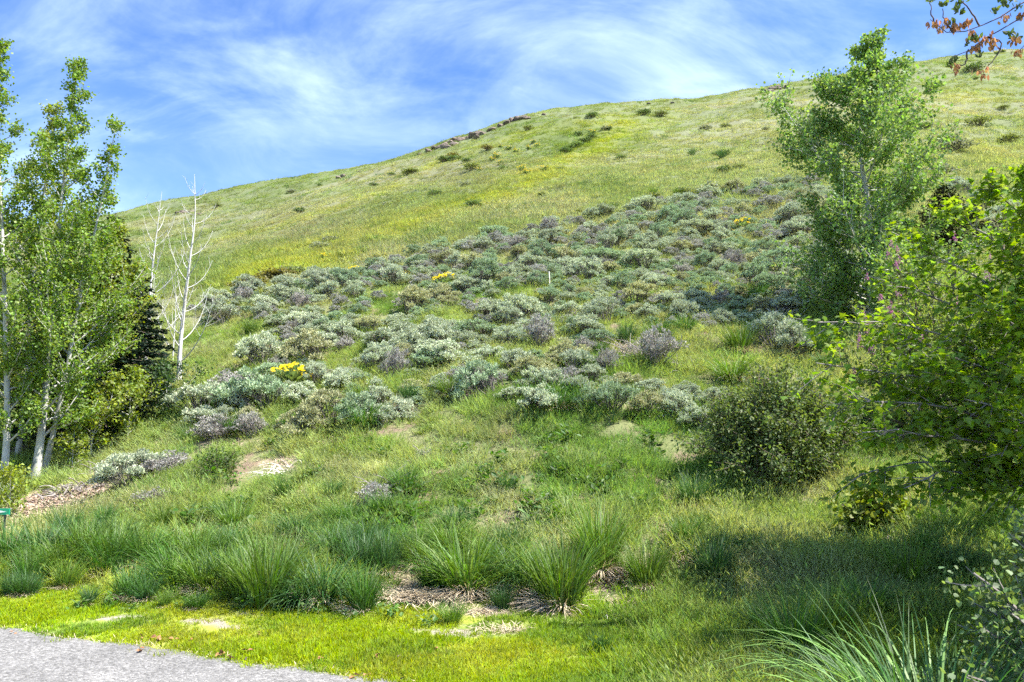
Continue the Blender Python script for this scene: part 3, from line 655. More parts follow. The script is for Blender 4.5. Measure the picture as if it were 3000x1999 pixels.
aspen('aspen_sapling', 'low leafy sapling at the left frame edge above the sign', rooted([(22, 1160), (24, 1120), (20, 1080)], 11.8), .014, env_asp(.4, .5), 14, (0.22, 0.28, 0.03), 18, h0=.2, cat='sapling', group='saplings by the left aspens', lsize=.05)
aspen('aspen_sapling', 'low sapling with few stems just right of the pale trunks', rooted([(165, 1085), (168, 1040), (172, 975)], 13.8), .014, env_asp(.42, .5), 14, (0.20, 0.26, 0.03), 14, h0=.25, cat='sapling', group='saplings by the left aspens', lsize=.05)
aspen('chokecherry', 'dense dark green shrub at the foot of the bare white trees', rooted([(385, 985), (384, 930), (380, 870), (374, 830)], 15.6), .02, env_asp(.55, .45), 30, (0.065, 0.125, 0.035), 20, h0=.05, cat='shrub', lsize=.05)
def env_bare(h, phi): return 1.35 * (1 - h) ** .7 + .10
aspen('dead_aspen', 'leafless white dead tree beside the left aspens, left of the pair', rooted([(328, 900), (335, 820), (342, 720), (350, 620), (362, 520), (372, 440)], 18.6), .05, env_bare, 26, None, 0, h0=.22, up=(.55, 1.0), bark='bark_dead', group='dead white trees', ntw=6)
aspen('dead_aspen', 'leafless white dead tree standing free on the slope, right of the pair', rooted([(412, 860), (414, 800), (424, 700), (436, 600), (448, 500), (447, 400)], 18.2), .058, env_bare, 28, None, 0, h0=.10, up=(.45, .95), bark='bark_dead', group='dead white trees', ntw=6)
aspen('dead_aspen', 'thin dead stem between the two white dead trees', rooted([(398, 800), (402, 740), (404, 690), (402, 640)], 20.0), .022, lambda h, p: .35 * (1 - h) + .05, 10, None, 0, h0=.35, up=(.5, 1.0), bark='bark_dead', group='dead white trees', ntw=3)
# aspen on the right
def env_r(h, phi):
    f = np.interp(h, [0, .06, .2, .42, .5, .62, .70, .8, .9, 1], [1.6, 2.0, 2.15, 2.2, 2.25, 1.8, 1.35, .85, .42, .06])
    return float(f) * (1 + .16 * math.sin(phi * 3 + h * 11))
aspen('aspen_tree', 'tall full-crowned aspen standing alone on the slope at right', rooted([(2005, 790), (2003, 700), (2000, 560), (1992, 450), (1975, 340), (1985, 225), (2015, 72)], 18.6), .10, env_r, 104, GR_M, 30, lsize=.080, h0=.0, up=(.0, .75), ntw=11, jit_=.07, hp=1.3)

# conifers
def conifer(name, label, base, H, Rm, col, whorls, cat='tree', droop=.25, group=None, nd=.05):
    wd = MB(); nb = MB(); P = np.array([[0, 0, -.1], [0.02, 0, H * .5], [0, 0.02, H]]); tube(wd, resample(P, 8), np.linspace(.016 * H + .02, .008, 8), 8)
    for q in range(whorls):
        h = (q + .5) / whorls; z = .03 * H + h * H * .96; R_ = Rm * (1 - h) ** .85 + .06; k = 9
        for j in range(k):
            phi = j * 2 * math.pi / k + q * 1.3 + RNG.normal(0, .2); L_ = R_ * RNG.uniform(.75, 1.1); d = np.array([math.cos(phi), math.sin(phi), 0])
            B = bezier(np.array([0, 0, z]), np.array([0, 0, z]) + d * L_ * .6 + np.array([0, 0, -droop * L_ * .3]), np.array([0, 0, z]) + d * L_ + np.array([0, 0, -droop * L_ + .12 * L_]), 5)
            tube(wd, B, np.linspace(.012, .003, 5), 3)
            m = max(14, int(130 * L_)); t = RNG.uniform(.08, 1, m); i = np.minimum((t * 4).astype(int), 3); f = (t * 4 - i)[:, None]; p = B[i] * (1 - f) + B[i + 1] * f
            sd = np.array([-d[1], d[0], 0]); off = RNG.uniform(-1, 1, m)[:, None] * (.32 * L_ * (1.05 - t))[:, None]; p = p + sd[None] * off + RNG.normal(0, .025, (m, 3)) - np.array([0, 0, 1])[None] * np.abs(off) * .25
            leaves(nb, p, norm(d[None] + sd[None] * np.sign(off) * .7 + RNG.normal(0, .3, (m, 3))), norm(RNG.normal(0, .5, (m, 3)) + np.array([0, 0, 1])), np.full(m, nd) * RNG.uniform(1.2, 2.4, m), (LEAF_DIAMOND[0] * np.array([.55, 1, 1]), LEAF_DIAMOND[1]))
    o = empty(name, base); tag(o, label, cat, group)
    obj('trunk', wd.mesh('trunk', M['bark_brown']), o); obj('needles', nb.mesh('needles', M['needle']), o, col); return o
def gpt(px, py, y): 
    p = at(px, py, y); p[2] = float(ground(p[0], p[1])); return p
conifer('spruce_tree', 'dark spruce half hidden behind the left aspens', gpt(232, 1040, 15.7), 4.6, 1.45, (0.022, 0.040, 0.026), 22, group='dark spruces behind the left aspens')
conifer('spruce_tree', 'dark spruce farthest left behind the aspen trunks', gpt(110, 1050, 16.4), 4.4, 1.6, (0.022, 0.038, 0.024), 20, group='dark spruces behind the left aspens')
conifer('spruce_tree', 'low dark spruce just left of the bare white trees', gpt(310, 960, 17.0), 2.9, 1.0, (0.022, 0.040, 0.024), 16, group='dark spruces behind the left aspens')
def shrub(name, label, base, rx, ry, H, col, nst, nlv, lsize, shape, mat='leaf_obj', twig='bark_brown', cat='shrub', ntw=8, group=None, flat=.25, bottom=.15, jit_=.05, flowers=None, tilt=0.0, up_=.35, dome=False):
    wd = Wood()
    for q in range(nst):
        phi = q * 2.39996 + RNG.normal(0, .2); f = math.sqrt((q + .5) / nst); el = math.sqrt(max(0, 1 - f * f)) * .92 + bottom if dome else (1 - f ** 1.6) * .95 + bottom
        f2 = f * RNG.uniform(.7, 1.18); tip = np.array([math.cos(phi) * rx * f2 + tilt * rx, math.sin(phi) * ry * f2, H * min(1, el) * RNG.uniform(.7, 1.15)])
        st = np.array([math.cos(phi) * rx * .08, math.sin(phi) * ry * .08, -.05])
        P = bezier(st, st * .5 + tip * np.array([.35, .35, .75]), tip, 7); spray(wd, P, np.linalg.norm(tip), ntw, nlv, jit_, .010 + .006 * H, twl=(.2, .42), up=up_, sides=4)
    o = empty(name, base); tag(o, label, cat, group)
    obj('stems', wd.branch.mesh('stems', M[twig]), o); obj('foliage', build_leaves(wd, lsize, shape, M[mat], flat), o, col)
    if flowers:
        P = np.concatenate(wd.lp)
        sel = P[np.argsort(-(np.hypot(P[:, 0] / rx, P[:, 1] / ry) + P[:, 2] / H) + RNG.normal(0, .25, len(P)))][:flowers[0]]
        for c0 in sel:
            mb = MB(); m = 46; t = RNG.random(m); pp = c0[None] + np.stack([RNG.normal(0, .022, m) * (1.2 - t), RNG.normal(0, .022, m) * (1.2 - t), t * .13], -1)
            leaves(mb, pp, rand_unit(m), rand_unit(m), np.full(m, .022), LEAF_DIAMOND); obj('flower_spike', mb.mesh('flower_spike', M['petal']), o, flowers[1])
    return o
conifer('juniper', 'dark brown-green juniper behind the right aspen', gpt(2175, 560, 25.0), 2.5, 1.3, (0.030, 0.040, 0.018), 14, cat='shrub', droop=-.35)
shrub('serviceberry_shrub', 'round dark-leaved serviceberry shrub on the bank at right', gpt(1785, 1120, 10.4), 1.18, .95, 1.3, (0.14, 0.20, 0.055), 92, 26, .046, LEAF_OVAL, ntw=11, bottom=.08, up_=0.0, dome=True)
shrub('lilac_shrub', 'big leafy lilac with pink blossom spikes behind the maple', gpt(2150, 930, 11.8), 1.75, 1.2, 2.6, (0.19, 0.26, 0.07), 46, 24, .060, LEAF_OVAL, ntw=10, bottom=.2, flowers=(70, (0.52, 0.22, 0.42)))
shrub('lilac_shrub', 'lilac with pale pink blossom at the right frame edge behind the maple', gpt(2400, 900, 12.0), 1.3, 1.1, 2.6, (0.19, 0.26, 0.07), 30, 22, .060, LEAF_OVAL, ntw=10, bottom=.2, flowers=(18, (0.55, 0.30, 0.46)))
shrub('green_shrub', 'small bright leafy shrub low on the left bank beside sagebrush', gpt(505, 1110, 11.9), .45, .4, .38, (0.10, 0.17, 0.03), 16, 14, .035, LEAF_OVAL, bottom=.3)
shrub('currant_shrub', 'small-leaved currant bush filling the lower right corner', np.array([2.95, 3.95, float(ground(2.95, 3.95))]), .82, .75, 1.25, (0.16, 0.24, 0.08), 44, 28, .030, LEAF_ROUND, ntw=10, bottom=.25, twig='twig_grey')
shrub('currant_shrub', 'taller currant bush behind the lower right corner', np.array([3.55, 5.1, float(ground(3.55, 5.1))]), .75, .6, 1.05, (0.16, 0.23, 0.07), 30, 24, .030, LEAF_ROUND, ntw=9, bottom=.25, twig='twig_grey')
shrub('maple_sprout', 'round-leaved yellow-green sprout hanging below the maple boughs', gpt(2010, 1165, 8.6), .42, .3, .42, (0.19, 0.25, 0.03), 14, 14, .06, LEAF_ROUND, cat='sprout', bottom=.4)
# maple at the right edge: limbs spread left from a stem just outside the frame
def maple(label, base, limbs, col, nleaf, ntw, lsize, seedpods=False, name='maple_tree'):
    wd = Wood(); H = 3.2
    for q in range(3):
        top = base + np.array([RNG.uniform(-.5, .3), RNG.uniform(-.4, .3), H * RNG.uniform(.8, 1.1)]); tube(wd.trunk, bezier(base - np.array([0, 0, .1]), base + (top - base) * np.array([.2, .2, .6]), top, 8) - base, np.linspace(.07, .02, 8), 8)
    for (tip, h) in limbs:
        tip = np.asarray(tip, float); st = base + np.array([0, 0, h]); d = tip - st; P = bezier(st, st + d * .5 + np.array([0, 0, .16 * np.linalg.norm(d)]), tip, 9) - base
        P = P + RNG.normal(0, .03, P.shape) * np.linspace(0, 1, 9)[:, None]
        spray(wd, P, np.linalg.norm(d) * .8, ntw, nleaf, .05, .020, twl=(.12, .36), up=.05, leaf_end=.8, sides=5, droop=.25)
    o = empty(name, base); tag(o, label, 'tree')
    obj('trunk', wd.trunk.mesh('trunk', M['bark_brown'], True), o); obj('branches', wd.branch.mesh('branches', M['twig_grey'], True), o)
    obj('crown', build_leaves(wd, lsize, LEAF_MAPLE, M['maple'], .72, .3, .35), o, col); return o
mb0 = np.array([5.35, 7.5, float(ground(5.35, 7.5))])
ml = [(1868, 742, 7.6, 1.4), (1965, 735, 7.2, 1.5), (1990, 640, 7.9, 1.8), (2060, 560, 8.0, 2.1), (2165, 480, 7.8, 2.4), (2262, 408, 7.4, 2.6), (2340, 400, 7.0, 2.6), (1880, 850, 7.4, 1.2), (1905, 930, 7.0, 1.0),
      (1990, 1000, 6.8, .8), (1970, 1080, 7.1, .7), (2060, 1110, 6.9, .6), (2150, 1125, 7.0, .6), (2050, 810, 7.0, 1.4), (2140, 860, 6.6, 1.2), (2230, 700, 6.8, 1.8), (2140, 650, 7.4, 1.9), (2290, 560, 7.2, 2.3),
      (2230, 930, 6.4, 1.0), (2300, 830, 6.5, 1.4), (2290, 1030, 6.6, .8), (2350, 960, 6.3, 1.0), (2360, 720, 6.6, 1.8), (2450, 620, 6.9, 2.2), (2480, 860, 6.6, 1.4), (2120, 980, 7.4, .9), (2210, 1060, 7.2, .7), (2050, 910, 7.6, 1.1),
      (2500, 400, 7.5, 2.8), (2600, 560, 8.0, 2.4), (2550, 760, 8.2, 1.8)]
maple('yellow-green maple whose boughs reach in from the right frame edge', mb0, [(at(a, b, y), h) for a, b, y, h in ml], (0.19, 0.30, 0.035), 20, 20, .058)
# tall box elder outside the frame on the right: it throws the shade and hangs one seed-laden bough into the picture
def box_elder():
    base = np.array([7.8, 4.7, float(ground(7.8, 4.7))]); wd = Wood(); T = resample(np.array([[0, 0, -.1], [.1, .1, 2.5], [-.1, 0, 5], [.1, .1, 8.6]]), 16)
    tube(wd.trunk, T, np.linspace(.17, .03, 16), 10)
    for q in range(60):
        h = .26 + .73 * (q + .5) / 60; phi = q * 2.39996; L_ = 2.8 * (1 - ((h - .5) / .55) ** 2 * .75) * RNG.uniform(.7, 1.05); a = RNG.uniform(.1, .7); p = path_at(T, h)
        d = np.array([math.cos(phi) * math.cos(a), math.sin(phi) * math.cos(a), math.sin(a)]); P = bezier(p, p + d * L_ * .5 + np.array([0, 0, .1]), p + d * L_, 6); spray(wd, P, L_, 8, 18, .10, .03, sides=4)
    o = empty('box_elder_tree', base); tag(o, 'box elder with one bare bough of seed clusters hanging in at top right', 'tree')
    obj('trunk', wd.trunk.mesh('trunk', M['bark_brown'], True), o); obj('branches', wd.branch.mesh('branches', M['twig_dark']), o)
    obj('crown', build_leaves(wd, .10, LEAF_OVAL, M['leaf_obj'], .3), o, (0.10, 0.16, 0.03))
    # the bough
    Y = 6.0; bp = lambda a, b, y=Y: at(a, b, y) - base
    br = MB(); st = path_at(T, .62); joint = bp(2480, -70, 6.1)
    tube(br, resample(np.array([st, (st + joint) / 2 + np.array([0, 0, .25]), joint]), 10), np.linspace(.035, .014, 10), 6)
    lines = [[(2480, -70), (2353, 5), (2250, 62), (2190, 75), (2150, 62), (2138, 48)], [(2480, -70), (2353, 40), (2270, 85), (2225, 118), (2190, 130)], [(2270, 85), (2300, 95), (2290, 130), (2262, 160)],
             [(2250, 62), (2230, 25), (2215, 8), (2180, -10)], [(2480, -70), (2400, 60), (2353, 105), (2330, 128)], [(2190, 75), (2172, 50), (2166, 20)], [(2150, 62), (2142, 35), (2138, 8)], [(2225, 118), (2215, 150), (2196, 150)]]
    for ln in lines:
        P = resample(np.array([bp(a, b) for a, b in ln]), 10) + RNG.normal(0, .004, (10, 3)); tube(br, P, np.linspace(.008, .003, 10), 5)
    bo = obj('seed_bough', br.mesh('seed_bough', M['twig_dark'], True), o)
    cl = [(2142, 55, 26), (2160, 60, 30), (2190, 62, 22), (2172, 48, 24), (2232, 78, 30), (2252, 92, 34), (2266, 84, 34), (2282, 96, 30), (2196, 152, 34), (2258, 160, 40), (2330, 90, 30), (2338, 118, 26), (2310, 40, 24), (2345, 35, 26), (2222, 52, 16), (2210, 60, 18), (2240, 110, 16)]
    for a, b, hh in cl:
        mb = MB(); m = 16; p = bp(a, b - 8); k = hh / F0 * Y; t = RNG.random(m); pp = p[None] + np.stack([RNG.normal(0, .022, m), RNG.normal(0, .02, m), -t * k * .6], -1)
        leaves(mb, pp, norm(np.stack([RNG.normal(0, .3, m), RNG.normal(0, .3, m), -np.ones(m)], -1)), rand_unit(m), np.full(m, .042) * RNG.uniform(.8, 1.3, m), LEAF_OVAL)
        obj('seed_cluster', mb.mesh('seed_cluster', M['samara']), bo)
    mb = MB()
    for a, b in [(2140, 5), (2168, 12), (2180, 6), (2200, 22), (2206, 30), (2190, 58), (2225, 100), (2245, 92), (2300, 5), (2312, 12), (2330, 2), (2340, 22), (2250, 130), (2192, 140), (2318, 82), (2336, 88), (2240, 88), (2290, 28), (2210, 10), (2182, 150)]:
        m = 7; pp = np.tile(bp(a, b), (m, 1)) + RNG.normal(0, .01, (m, 3)); leaves(mb, pp, norm(RNG.normal(0, .6, (m, 3)) + np.array([0, 0, .7])), rand_unit(m), np.full(m, .055) * RNG.uniform(.7, 1.2, m), LEAF_OVAL)
    obj('young_leaves', mb.mesh('young_leaves', M['leaf_obj']), bo, (0.10, 0.15, 0.05))
box_elder()

# ------------------------------------------------------------------ sagebrush
def sage_meshes(kind):
    fo, st = MB(), MB(); nl = int(RNG.integers(17, 23)); skew = RNG.normal(0, .12, 2)
    for q in range(nl):
        phi = q * 2.39996 + RNG.normal(0, .35); f = math.sqrt((q + .4) / nl) * RNG.uniform(.8, 1.12); lx, ly_ = math.cos(phi) * .5 * f + skew[0], math.sin(phi) * .46 * f + skew[1]
        lz = (.58 - .30 * f * f) * RNG.uniform(.62, 1.22); lr_ = RNG.uniform(.075, .15)
        P = bezier(np.array([lx * .1, ly_ * .1, -.06]), np.array([lx * .55, ly_ * .55, lz * .30]), np.array([lx, ly_, lz]), 5); tube(st, P, np.linspace(.016, .005, 5), 4)
        ns = {'full': 30, 'broom': 22, 'dead': 9}[kind]
        D = rand_unit(ns); D[:, 2] = np.abs(D[:, 2]) * 1.3 - .30; D = norm(D); c0 = np.array([lx, ly_, lz]) + D * lr_ * RNG.uniform(.3, 1, (ns, 1)) * np.array([1.15, 1.15, .85])
        m = 8; f_ = norm(np.repeat(D, m, 0) * .8 + np.array([0, 0, .45]) + RNG.normal(0, .42, (ns * m, 3)))
        leaves(fo, np.repeat(c0, m, 0) + RNG.normal(0, .017, (ns * m, 3)), f_, norm(RNG.normal(0, .55, (ns * m, 3)) + np.array([0, -.1, 1.0])), RNG.uniform(.036, .07, ns * m), (LEAF_DIAMOND[0] * np.array([.50, 1, 1]), LEAF_DIAMOND[1]))
        for q2 in range(6 if kind != 'dead' else 22):
            d = rand_unit(1)[0]; d[2] = abs(d[2]); a0 = np.array([lx, ly_, lz]) * RNG.uniform(.45, 1.0); tube(st, np.array([a0, a0 + d * lr_ * .7, a0 + d * lr_ * 1.5 + np.array([0, 0, .05])]), [.006, .004, .002], 3)
        if kind == 'broom':
            m = 30; base = np.array([lx, ly_, lz]) + RNG.normal(0, .06, (m, 3)); blades(fo, base, RNG.uniform(0, 6.28, m), RNG.uniform(.12, .26, m), np.full(m, .010), RNG.uniform(.0, .4, m), RNG.uniform(0, .2, m), 2)
    return fo.mesh('foliage', M['sage']), st.mesh('stems', M['twig_grey'] if kind == 'dead' else M['twig_sage'])
SAGE = {'full': [sage_meshes('full') for _ in range(8)], 'dead': [sage_meshes('dead') for _ in range(3)], 'broom': [sage_meshes('broom') for _ in range(2)]}
sage_items = []; sage_xy = []
def add_sage(x, y, size, kind=None, tone=None):
    kind = kind or ('dead' if RNG.random() < .09 else 'full'); me = SAGE[kind][RNG.integers(len(SAGE[kind]))]
    z = float(ground(x, y)); o = empty('sagebrush', (x, y, z - .02), RNG.uniform(0, 6.28), (size * RNG.uniform(.75, 1.45), size * RNG.uniform(.75, 1.25), size * RNG.uniform(.65, 1.2))); o.rotation_euler.x = RNG.normal(.12, .14); o.rotation_euler.y = RNG.normal(0, .16)
    tone = RNG.random() if tone is None else tone
    if kind == 'dead': c = np.array([.40, .385, .35]); nn = 'half-dead purplish grey sagebrush'
    elif tone < .62: c = np.array([.48, .525, .37]); nn = 'silvery sagebrush'
    elif tone < .85: c = np.array([.36, .45, .28]); nn = 'greener sagebrush'
    else: c = np.array([.48, .48, .27]); nn = 'yellowish sagebrush'
    if kind == 'broom': nn = 'broom-like sagebrush'
    nn = ('big ' if size > .98 else 'small ' if size < .6 else '') + nn
    obj('foliage', me[0], o, c * RNG.uniform(.86, 1.14)); obj('stems', me[1], o)
    tag(o, None, 'sagebrush', 'sagebrush on the slope'); sage_items.append((o, np.array([x, y, z]), nn)); sage_xy.append((x, y, size))
for px, py, s_, kd in [(1405, 945, 1.0, 'broom'), (1470, 955, .85, 'broom'), (1565, 965, .9, 'full'), (1620, 985, .8, 'full'), (1185, 925, .75, 'full'), (1130, 905, .95, 'full'), (620, 945, 1.3, 'full'), (680, 930, 1.1, 'full'), (470, 960, 1.0, 'full'), (540, 905, 1.1, 'dead'), (450, 985, .9, 'full'),
                       (585, 1000, .8, 'dead'), (700, 1000, .8, 'full'), (760, 975, .9, 'full'), (900, 960, .8, 'broom'), (870, 985, .7, 'full'), (345, 1100, 1.0, 'full'), (400, 1095, .95, 'dead'), (300, 1125, .8, 'full'), (280, 1090, .6, 'full'), (335, 1165, .55, 'dead'), (970, 1060, .38, 'dead'),
                       (1250, 900, .9, 'full'), (1780, 800, 1.25, 'full'), (1840, 815, 1.1, 'full'), (1240, 800, 1.1, 'dead'), (1040, 840, 1.1, 'full'), (1500, 840, 1.0, 'dead'), (2260, 500, 1.7, 'full'), (2330, 520, 1.9, 'full'), (2330, 470, 1.6, 'full'), (2220, 450, 1.5, 'full'), (850, 1165, .5, 'dead'), (1800, 630, 1.5, 'full')]:
    p = hit(px, py); add_sage(p[0], p[1], s_ * .85, kd)
SAGE_POLY = [(400, 735), (520, 692), (690, 655), (850, 622), (960, 585), (1100, 560), (1250, 522), (1420, 492), (1640, 452), (1760, 425), (1880, 420), (1960, 560), (1960, 690), (1800, 720), (1700, 750), (1600, 770), (1500, 830), (1580, 880), (1630, 950), (1520, 965), (1340, 915),
             (1240, 950), (1100, 925), (1010, 920), (900, 965), (760, 985), (620, 1010), (430, 1010), (440, 905), (600, 880), (610, 830), (640, 790), (590, 730), (500, 760)]
cand = []; tries = 0; grid = {}
for a, b, c in sage_xy: grid.setdefault((int(a), int(b)), []).append((a, b, c))
NC = 30000; cy_s = np.exp(RNG.uniform(math.log(12), math.log(44), NC)); cx_s = RNG.uniform(-.46, .56, NC) * cy_s; cpx, cpy = project(np.stack([cx_s, cy_s, ground(cx_s, cy_s)], -1))
okc = (in_poly(cpx, cpy, SAGE_POLY) | ((cpx > 2190) & (cpx < 2420) & (cpy > 405) & (cpy < 545))) & (fbm(cx_s * .55, cy_s * .55, 201, 3) > .35 + .14 * RNG.random(NC))
for x, y in zip(cx_s[okc], cy_s[okc]):
    if len(cand) >= 950: break
    sz = RNG.choice([.42, .54, .68, .84, 1.05], p=[.24, .28, .25, .15, .08]) * RNG.uniform(.85, 1.15) * (1 + .012 * (y - 15))
    gx_, gy_ = int(x), int(y)
    if any((x - a) ** 2 + (y - b) ** 2 < (.36 * (sz + c)) ** 2 for q in (-1, 0, 1) for q2 in (-1, 0, 1) for a, b, c in grid.get((gx_ + q, gy_ + q2), ())): continue
    grid.setdefault((gx_, gy_), []).append((x, y, sz)); cand.append((x, y, sz))
cand.sort(key=lambda t: -t[2] / t[1])
for x, y, sz in cand[:298 - len(sage_items)]: add_sage(x, y, sz)
rest = np.array(cand[298 - len(sage_xy):]) if False else np.array([c for c in cand if (c[0], c[1], c[2]) not in set(sage_xy)])
autolabel(sage_items, 'sagebrush', LM_SLOPE)
# past three hundred: the smallest bushes between, as one mass
fx = rest[:, :2]; nf = len(fx); fs = rest[:, 2]
import_col = np.array([[.48, .525, .37], [.36, .45, .28], [.42, .41, .37]])[RNG.integers(0, 3, nf)] * RNG.uniform(.85, 1.15, (nf, 1))
M['sage_inst'] = veg('sage_leaf_mass', source='INST', transl=0.12, spec=0.0, vary=0.28, hue=0.015, tcol=(1, 1.05, .8))
fill = []
for a, b in SAGE['full'][:5]:
    c2_ = a.copy(); c2_.materials.clear(); c2_.materials.append(M['sage_inst']); fill.append(c2_)
scatter('sagebrush_undergrowth', 'low young sagebrush filling gaps in the sage slope', 'sagebrush', np.stack([fx[:, 0], fx[:, 1], ground(fx[:, 0], fx[:, 1]) - .03], -1), np.stack([np.zeros(nf), np.zeros(nf), RNG.uniform(0, 6.28, nf)], -1), np.stack([fs, fs, fs * .9], -1), import_col, RNG.integers(0, 5, nf), fill)

# ------------------------------------------------------------------ basin wildrye clumps
def rye_meshes(style):
    g, d = MB(), MB(); nb = 400; r = .17 * np.sqrt(RNG.random(nb)); a = RNG.uniform(0, 6.28, nb); base = np.stack([r * np.cos(a), r * np.sin(a), np.full(nb, -.04)], -1)
    lean, bend = {'upright': ((.0, .42), (.1, 1.3)), 'arch': ((.1, .75), (.6, 2.3)), 'mixed': ((.02, .6), (.2, 1.8))}[style]
    blades(g, base, a + RNG.normal(0, .5, nb), RNG.uniform(.45, 1.08, nb), RNG.uniform(.010, .017, nb), RNG.uniform(*lean, nb), RNG.uniform(*bend, nb), 5)
    m = 150; a = RNG.normal(-math.pi / 2, .75, m); r = .14 * np.sqrt(RNG.random(m)); base = np.stack([r * np.cos(a), r * np.sin(a), RNG.uniform(0, .10, m)], -1)
    base[:, 2] *= .5; base[:, :2] *= 1.5; blades(d, base, a, RNG.uniform(.15, .50, m), RNG.uniform(.008, .013, m), RNG.uniform(.9, 1.5, m), RNG.uniform(.2, .8, m), 3)
    return g.mesh('blades', M['blade_obj']), d.mesh('dead_thatch', M['thatch'])
RYE = {k: [rye_meshes(k) for _ in range(3)] for k in ('upright', 'arch', 'mixed')}
rye_items = []
def add_rye(px, py, hpx, style=None, dead=True, label=None, p=None):
    p = hit(px, py) if p is None else p; s_ = max(.18, 1.06 * hpx / F0 * p[1]); style = style or ('upright', 'arch', 'mixed', 'mixed')[RNG.integers(4)]; me = RYE[style][RNG.integers(3)]
    o = empty('wildrye_clump', p, 0, (s_ * RNG.uniform(.95, 1.2), s_ * RNG.uniform(.95, 1.2), s_)); b = obj('blades', me[0], o, np.array(((.070, .165, .026), (.062, .145, .040), (.115, .205, .028))[RNG.integers(3)]) * RNG.uniform(.85, 1.15)); b.rotation_euler.z = RNG.uniform(0, 6.28)
    if dead and RNG.random() < .6: obj('dead_thatch', me[1], o).rotation_euler.z = RNG.normal(0, .4)
    nn = {'upright': 'upright tall grass', 'arch': 'arching tall grass', 'mixed': 'clump of tall grass'}[style]
    if s_ < .4: nn = 'short ' + nn
    elif s_ > .75: nn = 'large ' + nn
    tag(o, label, 'grass clump', 'wildrye clumps'); rye_items.append((o, np.asarray(p), nn)) if label is None else None
    return o
foot = [(20, 1292, 105, 'upright'), (92, 1300, 125, 'mixed'), (150, 1318, 130, 'arch'), (195, 1300, 115, 'arch'), (240, 1218, 75, 'upright'), (372, 1215, 65, 'upright'), (300, 1375, 90, 'upright'), (336, 1378, 80, 'mixed'), (205, 1390, 50, 'upright'), (70, 1368, 55, 'upright'), (25, 1368, 62, 'upright'),
        (262, 1300, 130, 'mixed'), (335, 1300, 115, 'mixed'), (395, 1345, 130, 'arch'), (432, 1280, 120, 'arch'), (470, 1358, 120, 'mixed'), (522, 1348, 120, 'mixed'), (562, 1375, 120, 'upright'), (612, 1392, 185, 'upright'), (690, 1392, 130, 'arch'), (742, 1382, 155, 'arch'), (770, 1275, 110, 'arch'),
        (828, 1318, 125, 'upright'), (850, 1255, 105, 'arch'), (885, 1320, 120, 'upright'), (835, 1405, 115, 'upright'), (955, 1300, 115, 'mixed'), (1000, 1350, 110, 'mixed'), (1030, 1265, 110, 'arch'), (1075, 1362, 175, 'mixed'), (1140, 1300, 120, 'arch'), (1200, 1345, 150, 'arch'), (1292, 1392, 185, 'upright'),
        (1380, 1310, 175, 'upright'), (1485, 1352, 125, 'upright'), (1640, 1332, 115, 'upright'), (1578, 1248, 85, 'mixed'), (1040, 1432, 62, 'mixed'), (1155, 1398, 60, 'upright'), (505, 1195, 65, 'mixed'), (1285, 1090, 45, 'mixed'), (380, 1395, 45, 'upright'), (450, 1400, 50, 'mixed'), (1720, 1270, 60, 'mixed'),
        (150, 1240, 90, 'upright'), (290, 1240, 60, 'mixed'), (580, 1300, 90, 'mixed'), (660, 1330, 90, 'mixed'), (1380, 1500, 50, 'upright'), (1530, 1500, 55, 'mixed')]
foot += [(float(RNG.uniform(450, 1700)), float(RNG.uniform(1130, 1330)), float(RNG.uniform(45, 95)), ('upright', 'mixed', 'arch')[RNG.integers(3)]) for _ in range(26)] + [(float(RNG.uniform(40, 620)), float(RNG.uniform(1230, 1390)), float(RNG.uniform(60, 120)), ('upright', 'mixed', 'arch')[RNG.integers(3)]) for _ in range(16)]
for a in foot: add_rye(*a)
midl = [(480, 948, 50, 'upright'), (838, 985, 105, 'arch'), (830, 930, 62, 'mixed'), (1282, 945, 105, 'arch'), (1352, 862, 65, 'upright'), (1030, 915, 70, 'mixed'), (942, 925, 55, 'upright'), (1682, 880, 110, 'arch'), (1700, 815, 90, 'upright'), (1378, 812, 52, 'arch'), (1515, 785, 72, 'mixed'), (1575, 765, 55, 'mixed'),
        (1370, 740, 50, 'upright'), (985, 805, 50, 'upright'), (540, 1000, 65, 'mixed'), (1440, 790, 60, 'upright'), (660, 990, 60, 'mixed'), (1740, 690, 60, 'mixed'), (575, 770, 45, 'upright'), (430, 1020, 60, 'mixed'), (1660, 365, 26, 'upright'), (1590, 360, 24, 'upright'), (1560, 455, 30, 'upright'), (1500, 450, 30, 'mixed')]
for a in midl: add_rye(*a, dead=(a[2] > 60))
right_ = [(1830, 1520, 170, 'upright'), (1760, 1470, 100, 'mixed'), (2085, 1350, 130, 'upright'), (1965, 1175, 55, 'mixed'), (2130, 1290, 90, 'upright'), (1905, 1480, 150, 'upright'), (1870, 820, 90, 'upright'), (1900, 850, 70, 'arch'), (2200, 1330, 110, 'mixed'), (1990, 1420, 120, 'mixed'), (2020, 1190, 60, 'upright')]
for a in right_: add_rye(*a, dead=False)
autolabel(rye_items, 'grass clump', LM_FOOT + LM_SLOPE[:6], '{o} {n} {d} {m}')
